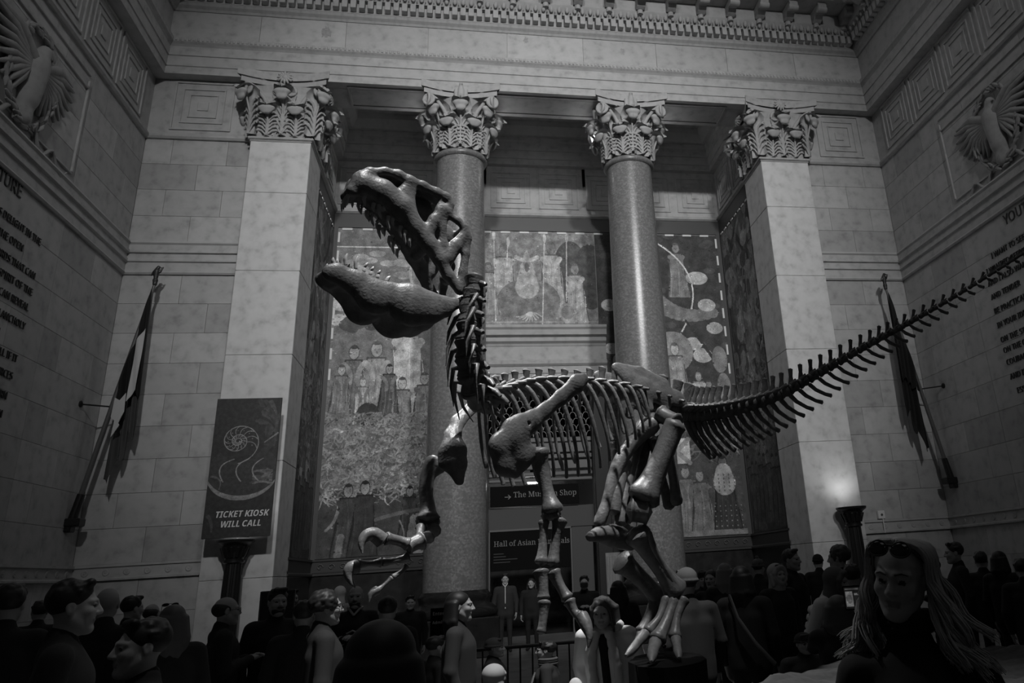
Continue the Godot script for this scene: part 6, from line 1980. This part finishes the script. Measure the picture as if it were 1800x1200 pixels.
func cloth(t: float) -> StandardMaterial3D: return mat("cloth%.3f" % t, t, 0.9)
func person(text: String, x: float, z: float, tall: float, turn: float, pose: String, style: String, hair_tone: float, coat: float, skin := 0.36, group := "visitors in the crowd") -> Node3D:
	var o := thing("person", text, "person", Vector3(x, 0, z), group)
	var k := tall / 1.75
	o.basis = Basis(Vector3.UP, deg_to_rad(turn)) * Basis.from_scale(Vector3(lerpf(k, 1.0, 0.5), k, lerpf(k, 1.0, 0.5)))
	var b := part(o, "body", body(pose), null)
	var ms := [mat("skin%.2f" % skin, skin, 0.75), cloth(coat), cloth(minf(coat, 0.03) * 0.8), mat("eye", 0.03, 0.2), mat("lip%.2f" % skin, skin * 0.6, 0.5), cloth(0.01)]
	for q in 6: b.set_surface_override_material(q, ms[q])
	var hx := head_at(pose)
	var hm := mat("hair%.3f" % hair_tone, hair_tone, 0.55)
	match style:
		"bald", "none": pass
		"beard":
			part(o, "hair", hair("short"), hm, hx); part(o, "beard", hair("beard"), hm, hx)
		"goatee": part(o, "beard", hair("beard"), hm, hx)
		"beanie", "knit", "darkhat", "cap", "furhat": 
			part(o, "hair", hair("short"), mat("hair0.030", 0.03, 0.55), hx)
			part(o, "hat", hair(style), cloth(hair_tone), hx.scaled_local(Vector3.ONE * 1.04))
		"furhood", "hoodfur", "whitehood", "hood": part(o, "hood", hair(style), cloth(hair_tone), hx)
		_: part(o, "hair", hair(style), hm, hx)
	return o
func glasses(o: Node3D, pose: String, lift := 0.0, dark := false) -> void:
	var m := Mold.new()
	for s in [-1.0, 1.0]:
		var ring := []
		var rad := []
		for k in 17:
			var a := TAU * k / 16.0
			ring.append(Vector3(s * 0.033 + cos(a) * 0.024, 0.008 + sin(a) * 0.018, 0.106)); rad.append(0.0022)
		m.tube(ring, rad, 5)
		m.tube([Vector3(s * 0.057, 0.012, 0.102), Vector3(s * 0.084, 0.01, 0.0)], [0.002, 0.002], 5)
	m.tube([Vector3(-0.01, 0.012, 0.112), Vector3(0.01, 0.012, 0.112)], [0.002, 0.002], 5)
	var g := part(o, "glasses", m, mat("iron", 0.012), head_at(pose) * Transform3D(Basis(Vector3.RIGHT, -lift), Vector3(0, lift * 0.055, -lift * 0.012)))
	if dark:
		m = Mold.new()
		for s in [-1.0, 1.0]: m.net([ball(Vector3(s * 0.033, 0.008, 0.104), Vector3(0.024, 0.018, 0.006))], 0.004)
		part(g, "lens", m, mat("darklens", 0.01, 0.05))

const CROWD := [
	["dark-haired person cut off by the left edge of the photo", -5.01, 13.21, 1.742, 195, "stand", "short", 0.020, 0.015, 0.36],
	["small dark head far behind the dark-haired man at left", -7.09, 8.09, 1.659, 204, "stand", "short", 0.020, 0.015, 0.36],
	["dark-haired man in profile facing right in front of left wall", -3.95, 14.90, 1.702, 111, "stand", "short", 0.015, 0.020, 0.36],
	["bald man seen from behind with a shine on his head", -4.73, 12.42, 1.701, 206, "stand", "bald", 0.000, 0.012, 0.36],
	["dark-haired person just right of the shiny bald head", -5.43, 9.98, 1.636, 140, "stand", "short", 0.012, 0.012, 0.36],
	["balding person behind the woman with sunglasses in her wavy hair", -5.58, 8.95, 1.553, 169, "stand", "thin", 0.030, 0.020, 0.36],
	["woman with sunglasses pushed up in her wavy hair, left crowd", -4.10, 12.95, 1.546, 217, "stand", "long", 0.100, 0.020, 0.36],
	["young man close by at lower left looking left", -3.40, 15.47, 1.515, -56, "stand", "short", 0.012, 0.012, 0.36],
	["balding man with glasses looking right in front of ticket banner", -4.09, 11.71, 1.580, 115, "hold", "thin", 0.020, 0.018, 0.36],
	["bearded man in dark hooded top facing the camera", -3.76, 11.31, 1.617, 27, "stand", "beard", 0.015, 0.012, 0.36],
	["man with moustache behind the bearded man's shoulder", -4.50, 6.86, 1.598, 31, "stand", "beard", 0.015, 0.012, 0.36],
	["short-haired person with back turned below the bearded man", -3.38, 12.12, 1.506, 185, "stand", "short", 0.030, 0.020, 0.36],
	["curly-haired person with glasses looking right", -3.06, 13.18, 1.577, 109, "stand", "curly", 0.025, 0.020, 0.36],
	["child in a white knit hood and patterned jacket", -4.12, 5.03, 1.603, 168, "stand", "whitehood", 0.450, 0.220, 0.36],
	["bald man with goatee and dark jersey facing the camera", -3.25, 9.98, 1.602, 2, "hold", "goatee", 0.030, 0.015, 0.36],
	["dark head with short hair below the raised claw", -2.74, 11.97, 1.494, 185, "stand", "bun", 0.020, 0.012, 0.36],
	["small pale face between dark heads left of the column", -2.96, 5.73, 1.399, 4, "stand", "short", 0.020, 0.012, 0.36],
	["large dark head close to the camera at bottom centre left", -2.30, 17.01, 1.496, 186, "stand", "dome", 0.014, 0.010, 0.36],
	["woman with long black hair in profile facing right", -2.15, 12.66, 1.501, 86, "stand", "long", 0.012, 0.020, 0.36],
	["boy with short hair and bare ear below the black-haired woman", -2.34, 11.93, 1.152, 112, "stand", "short", 0.020, 0.015, 0.36],
	["child in grey knit beanie facing right", -1.84, 11.34, 1.056, 78, "stand", "beanie", 0.100, 0.030, 0.36],
	["person in pale fur hood at the bottom edge", -1.90, 13.44, 1.035, 173, "stand", "furhood", 0.250, 0.030, 0.36],
	["man in dark jacket with white zip standing in doorway", -1.24, -0.33, 1.648, -2, "stand", "short", 0.010, 0.030, 0.36],
	["woman in black beside the man in the doorway", -0.64, -0.25, 1.511, -14, "stand", "long", 0.020, 0.015, 0.36],
	["person aiming a camera right of the doorway", -0.15, 5.26, 1.516, -8, "hold", "short", 0.020, 0.012, 0.36],
	["dark-haired person behind the woman in the white coat", -0.32, 9.48, 1.458, 190, "stand", "long", 0.015, 0.012, 0.36],
	["woman in a white coat with fur trim walking forward", -1.00, 12.86, 1.431, -21, "lean", "messy", 0.050, 0.820, 0.36],
	["boy in striped scarf looking up left at bottom centre", -1.38, 11.77, 1.032, -105, "stand", "short", 0.015, 0.030, 0.36],
	["person in a grey wool hat behind the dinosaur ankle", -0.28, 12.61, 1.548, 190, "stand", "beanie", 0.100, 0.020, 0.36],
	["woman in dark hat and scarf right of the dinosaur leg", 1.31, 7.48, 1.474, -11, "stand", "darkhat", 0.010, 0.012, 0.36],
	["pale-faced woman in black next to the blonde woman", 0.92, 9.25, 1.505, -36, "stand", "long", 0.020, 0.015, 0.36],
	["woman with straight blonde hair seen from behind", 0.93, 9.80, 1.576, 163, "stand", "long", 0.160, 0.020, 0.36],
	["black-haired woman with a shoulder strap and pale bag", 0.29, 12.33, 1.545, 142, "stand", "long", 0.010, 0.012, 0.36],
	["person in patterned knit hat among the right crowd", 2.20, 7.42, 1.587, 130, "stand", "knit", 0.080, 0.020, 0.36],
	["woman in a white fur-trimmed ear-flap hat", 1.33, 10.44, 1.524, 19, "stand", "furhat", 0.350, 0.015, 0.36],
	["tall man with fringe looking right in front of right pier", 1.70, 10.00, 1.681, 38, "stand", "short", 0.050, 0.015, 0.36],
	["small dark cap seen against the right pier", 3.73, 6.14, 1.597, 156, "stand", "darkhat", 0.010, 0.012, 0.36],
	["person in a pale puffy jacket with fur hood bending right", 0.90, 12.43, 1.516, 47, "lean", "hoodfur", 0.100, 0.550, 0.36],
	["man with wavy hair leaning left beside the right torch lamp", 1.62, 11.53, 1.675, -135, "stand", "curly", 0.050, 0.012, 0.36],
	["black-haired person behind the raised phone", 1.48, 12.04, 1.491, 154, "stand", "short", 0.008, 0.008, 0.36],
	["woman with long brown hair raising a phone, seen from behind", 0.47, 13.85, 1.323, 146, "photo", "long", 0.060, 0.012, 0.36],
	["child in a dark cap beyond the sandy bank", 0.60, 12.81, 1.004, -2, "stand", "cap", 0.030, 0.040, 0.36],
	["dark-haired woman behind the blonde woman's hair at right", 4.11, 9.07, 1.447, -91, "hold", "short", 0.020, 0.030, 0.36],
	["man in profile facing left in front of the right wall", 3.63, 10.40, 1.635, -112, "stand", "short", 0.030, 0.012, 0.36],
	["dark round head right of the man in profile", 4.31, 9.86, 1.507, 146, "stand", "short", 0.010, 0.010, 0.36],
	["dark-haired person near the right edge of the crowd", 4.15, 10.47, 1.506, 115, "stand", "long", 0.010, 0.010, 0.36],
	["dark head cut off by the right edge of the photo", 3.73, 11.43, 1.421, 144, "stand", "short", 0.010, 0.010, 0.36],
]

func make_people() -> void:
	for q in CROWD:
		var o := person(q[0], q[1], q[2], q[3], q[4], q[5], q[6], q[7], q[8], q[9])
		dress(o, q[0], q[5], q[8])
	make_blonde()

# what singles people out: glasses, zips, scarves, bags, fur
func dress(o: Node3D, text: String, pose: String, coat: float) -> void:
	var m := Mold.new()
	if text.contains("with glasses"):
		glasses(o, pose)
	if text.contains("sunglasses pushed up"):
		glasses(o, pose, 0.9, true)
	if text.contains("white zip"):
		m.box(Vector3(0, 1.22, 0.155), Vector3(0.02, 0.5, 0.02), Basis(Vector3.RIGHT, 0.06), 0.004)
		part(o, "zip", m, mat("white", 0.7))
		m = Mold.new()
		for s in [-1.0, 1.0]: m.tube([Vector3(0, 1.46, 0.10), Vector3(s * 0.06, 1.54, 0.05)], [0.012, 0.012], 6)
		part(o, "collar", m, mat("white", 0.7))
	if text.contains("goatee"):
		for s in [-1.0, 1.0]: m.tube([Vector3(0.0, 1.44, 0.12), Vector3(s * 0.05, 1.5, 0.08), Vector3(s * 0.08, 1.52, 0.0)], [0.012, 0.013, 0.012], 6)
		part(o, "collar", m, mat("collar", 0.35, 0.9))
		m = Mold.new()
		for r in 2: m.tube([Vector3(-0.06, 1.25 - r * 0.05, 0.165), Vector3(0, 1.28 - r * 0.05, 0.17), Vector3(0.06, 1.25 - r * 0.05, 0.165)], [0.012, 0.012, 0.012], 6)
		part(o, "chest_emblem", m, mat("collar", 0.35, 0.9))
		m = Mold.new()
		for s in [-1.0, 1.0]:
			for r in 2:
				var c := Vector3(s * (0.10 + r * 0.03), 1.188 - r * 0.012, 0.196 - r * 0.042)
				m.tube([c, c + Vector3(s * 0.009, -0.004, -0.012)], [0.05, 0.05], 10)
		part(o, "cuff_stripe", m, mat("collar", 0.35, 0.9))
	if text.contains("patterned jacket"):
		for k in 40:
			var a := TAU * rng.randf()
			m.box(Vector3(sin(a) * 0.21, 0.95 + 0.5 * rng.randf(), cos(a) * 0.15), Vector3(0.05, 0.04, 0.02), Basis(Vector3.UP, a), 0.006)
		part(o, "jacket_pattern", m, cloth(0.08))
	if text.contains("striped scarf"):
		for r in 3:
			var ring := []
			var rad := []
			for k in 17:
				var a := TAU * k / 16.0
				ring.append(Vector3(sin(a) * 0.095, 1.46 + r * 0.03, cos(a) * 0.09)); rad.append(0.024)
			m = Mold.new()
			m.tube(ring, rad, 7)
			part(o, "scarf", m, cloth([0.10, 0.03, 0.10][r]))
		for k in 3:
			m = Mold.new()
			m.tube([Vector3(0.10 + k * 0.035, 1.36 - k * 0.02, 0.13), Vector3(0.16 + k * 0.035, 1.12, 0.17)], [0.012, 0.012], 6)
			part(o, "stripe", m, cloth(0.2))
	if text.contains("white coat"):
		# fur collar and front edges, and a fur-lined hood lying on the shoulders
		var h := Transform3D(Basis(Vector3.RIGHT, 0.30), Vector3(0, 0.95, 0)) * Transform3D(Basis.IDENTITY, Vector3(0, -0.95, 0))
		var p := []
		for s in [-1.0, 1.0]:
			for k in 20:
				var u := k / 19.0
				p.append(ball(h * Vector3(s * (0.05 + 0.05 * sin(u * 3.0)) + s * 0.01 * rng.randf(), 1.47 - u * 0.62, 0.135 + 0.04 * sin(u * 3.1)), Vector3(0.034, 0.034, 0.03) * rnd(0.8, 1.2), 0.012))
			for k in 9:
				var a: float = PI * 0.5 + s * PI * k / 9.0
				p.append(ball(h * Vector3(cos(a) * 0.12, 1.49, sin(a) * 0.09 - 0.01), Vector3(0.04, 0.035, 0.04) * rnd(0.8, 1.2), 0.012))
		m.net(p, 0.012)
		part(o, "fur_trim", m, cloth(0.55))
		m = Mold.new()
		m.net([cap(h * Vector3(0, 0.9, 0.15), h * Vector3(0, 1.42, 0.12), 0.035, 0.045, 0.02)], 0.014)
		part(o, "dark_top", m, cloth(0.006))
		m = Mold.new()
		m.net([ball(h * Vector3(-0.27, 0.98, 0.16), Vector3(0.07, 0.12, 0.06), 0.02), ball(h * Vector3(-0.25, 0.9, 0.19), Vector3(0.05, 0.07, 0.05), 0.02)], 0.012)
		part(o, "fur_muff", m, cloth(0.5))
	if text.contains("puffy jacket"):
		var h := Transform3D(Basis(Vector3.RIGHT, 0.30), Vector3(0, 0.95, 0)) * Transform3D(Basis.IDENTITY, Vector3(0, -0.95, 0))
		for k in 6:
			var ring := []
			var rad := []
			for q in 21:
				var a := TAU * q / 20.0
				ring.append(h * Vector3(sin(a) * 0.20, 0.95 + k * 0.075, cos(a) * 0.145 + 0.01)); rad.append(0.042)
			m.tube(ring, rad, 8)
		part(o, "quilting", m, cloth(coat))
	if text.contains("shoulder strap"):
		var st := Mold.new()
		st.tube([Vector3(0.10, 1.50, -0.10), Vector3(0.02, 1.3, -0.165), Vector3(-0.12, 1.08, -0.17), Vector3(-0.26, 0.88, -0.08)], [0.022, 0.022, 0.022, 0.022], 6, 0.3)
		part(o, "strap", st, cloth(0.09))
	if text.contains("aiming a camera"):
		m.box(Vector3(0, 1.6, 0.21), Vector3(0.13, 0.09, 0.06), Basis.IDENTITY, 0.01)
		part(o, "camera_body", m, mat("iron", 0.012))
	if text.contains("with moustache"): pass

func make_blonde() -> void:
	var o := person("woman with long wavy blonde hair and dark sunglasses on her head, close by", -0.716, 16.947, 1.625, -28.0, "front", "none", 0.2, 0.006, 0.36)
	var hx := head_at("front")
	var hm := mat("blonde", 0.42, 0.4)
	var m := Mold.new()
	m.net([ball(Vector3(0, 0.046, -0.028), Vector3(0.087, 0.088, 0.1), 0.02), ball(Vector3(0, -0.045, 0.105), Vector3(0.064, 0.115, 0.075), 0.015, 0, true)], 0.006)
	part(o, "hair", m, hm, hx)
	# locks: wavy tapering strands from the parting down past the shoulders
	m = Mold.new()
	var r := RandomNumberGenerator.new()
	r.seed = 12
	for clump in 46:
		var s := -1.0 if clump % 2 == 0 else 1.0
		var a := r.randf_range(0.05, 1.0)
		var side := Vector3(s * r.randf_range(0.088, 0.104), 0.015, 0.035 - a * 0.11)
		var spread := r.randf_range(0.0, 1.0)
		var low := Vector3(s * r.randf_range(0.10, 0.15) + (spread * 0.06 if s > 0 else 0.0), r.randf_range(-0.2, -0.11), r.randf_range(-0.06, 0.06))
		var end := low + Vector3(s * r.randf_range(-0.02, 0.05) + (0.06 * spread if s > 0 else 0.0), r.randf_range(-0.15, -0.05), r.randf_range(-0.02, 0.05))
		var ph := r.randf() * 6.0
		var amp := r.randf_range(0.012, 0.026)
		for strand in 13:
			var j := Vector3(r.randf_range(-1, 1), r.randf_range(-1, 1), r.randf_range(-1, 1))
			var root := Vector3(s * r.randf_range(0.004, 0.03), 0.132 - a * 0.02, 0.055 - a * 0.14) + j * 0.006
			var pts := []
			var rad := []
			for q in 17:
				var u := q / 16.0
				var p: Vector3
				if u < 0.35: p = root.lerp(side + j * 0.008, u / 0.35) + Vector3(s * 0.03, 0.03, 0) * sin(u / 0.35 * PI)
				elif u < 0.7: p = (side + j * 0.008).lerp(low + j * 0.012, (u - 0.35) / 0.35)
				else: p = (low + j * 0.012).lerp(end + j * 0.014, (u - 0.7) / 0.3)
				p += Vector3(amp * sin(u * 14.0 + ph), 0, amp * cos(u * 13.0 + ph)) * smoothstep(0.25, 0.7, u)
				pts.append(p); rad.append(lerpf(0.0042, 0.0012, u * u))
			m.tube(pts, rad, 4)
	var lk := part(o, "hair_locks", m, hm, hx)
	lk.set_meta("kind", "stuff")
	# brows
	m = Mold.new()
	for s in [-1.0, 1.0]: m.tube([Vector3(s * 0.014, 0.032, 0.097), Vector3(s * 0.034, 0.038, 0.092), Vector3(s * 0.052, 0.031, 0.078)], [0.003, 0.0032, 0.0015], 6)
	part(o, "eyebrows", m, mat("brow", 0.03, 0.7), hx)
	# large sunglasses resting on the crown
	var up := hx * Transform3D(Basis(Vector3.RIGHT, -0.62), Vector3(0, 0.058, 0.012))
	m = Mold.new()
	for s in [-1.0, 1.0]:
		var ring := []
		var rad := []
		for k in 21:
			var a := TAU * k / 20.0
			ring.append(Vector3(s * 0.036 + cos(a) * 0.031, sin(a) * 0.027, 0.10 - absf(cos(a)) * 0.004)); rad.append(0.0035)
		m.tube(ring, rad, 6)
		m.tube([Vector3(s * 0.066, 0.006, 0.098), Vector3(s * 0.09, 0.0, 0.0)], [0.0035, 0.003], 6)
	m.tube([Vector3(-0.008, 0.01, 0.105), Vector3(0.008, 0.01, 0.105)], [0.0035, 0.0035], 6)
	var g := part(o, "sunglasses", m, mat("iron", 0.012), up)
	for s in [-1.0, 1.0]:
		m = Mold.new()
		m.net([ball(Vector3(s * 0.036, 0, 0.097), Vector3(0.031, 0.027, 0.009))], 0.004)
		part(g, "lens", m, mat("darklens", 0.01, 0.05))
	# roll collar of the dark top
	m = Mold.new()
	for r2 in 3:
		var ring := []
		var rad := []
		for k in 17:
			var a := TAU * k / 16.0
			ring.append(Vector3(sin(a) * 0.07, 1.475 + r2 * 0.02, cos(a) * 0.068 - 0.012)); rad.append(0.018)
		m.tube(ring, rad, 7)
	part(o, "roll_collar", m, cloth(0.006))
	# the phone held up by the brown-haired woman, and the bag on the strap
	var ph := thing("phone", "phone held up showing a picture on its screen beside the blonde hair", "phone", Vector3(0.42, 1.26, 14.2))
	ph.basis = Basis(Vector3.UP, deg_to_rad(-24.0))
	m = Mold.new()
	m.box(Vector3(0, 0.065, 0), Vector3(0.112, 0.15, 0.012), Basis.IDENTITY, 0.004)
	part(ph, "case", m, mat("black", 0.004))
	var br := Brush.new(64, 84, 0.02, 4)
	br.im.fill_rect(Rect2i(4, 4, 56, 6), br.tone(0.12))
	br.im.fill_rect(Rect2i(4, 16, 30, 60), br.tone(0.30)); br.oval(20, 46, 12, 18, 0.16)
	br.im.fill_rect(Rect2i(38, 20, 20, 40), br.tone(0.03)); br.im.fill_rect(Rect2i(40, 24, 14, 8), br.tone(0.28))
	var q := QuadMesh.new()
	q.size = Vector2(0.1, 0.13)
	var sm := StandardMaterial3D.new()
	sm.resource_name = "screen"
	sm.albedo_color = Color.BLACK
	sm.emission_enabled = true
	sm.emission_operator = BaseMaterial3D.EMISSION_OP_MULTIPLY
	sm.emission = Color.WHITE
	sm.emission_texture = br.done()
	sm.emission_energy_multiplier = 0.35
	part(ph, "screen", q, sm, at(0, 0.065, 0.0075))
	var bag := thing("shoulder_bag", "pale messenger bag hanging at the black-haired woman's side", "bag", Vector3(0.42, 0.81, 12.2))
	m = Mold.new()
	m.net([cap(Vector3(-0.07, 0.03, 0), Vector3(0.07, 0.02, 0), 0.045, 0.05, 0.03), cap(Vector3(-0.075, 0.15, 0), Vector3(0.07, 0.14, 0), 0.04, 0.04, 0.04), cap(Vector3(0, 0.03, 0), Vector3(0, 0.15, 0), 0.055, 0.05, 0.04)], 0.012)
	part(bag, "pouch", m, cloth(0.12))
	m = Mold.new()
	m.box(Vector3(0, 0.13, 0.055), Vector3(0.2, 0.1, 0.02), Basis(Vector3.RIGHT, 0.15), 0.008)
	part(bag, "flap", m, cloth(0.16))
	m = Mold.new()
	m.tube([Vector3(0.09, 0.17, 0.0), Vector3(0.05, 0.3, 0.02), Vector3(-0.08, 0.5, 0.03), Vector3(-0.19, 0.56, 0.02)], [0.018, 0.018, 0.018, 0.018], 6, 0.4)
	part(bag, "strap", m, cloth(0.10))
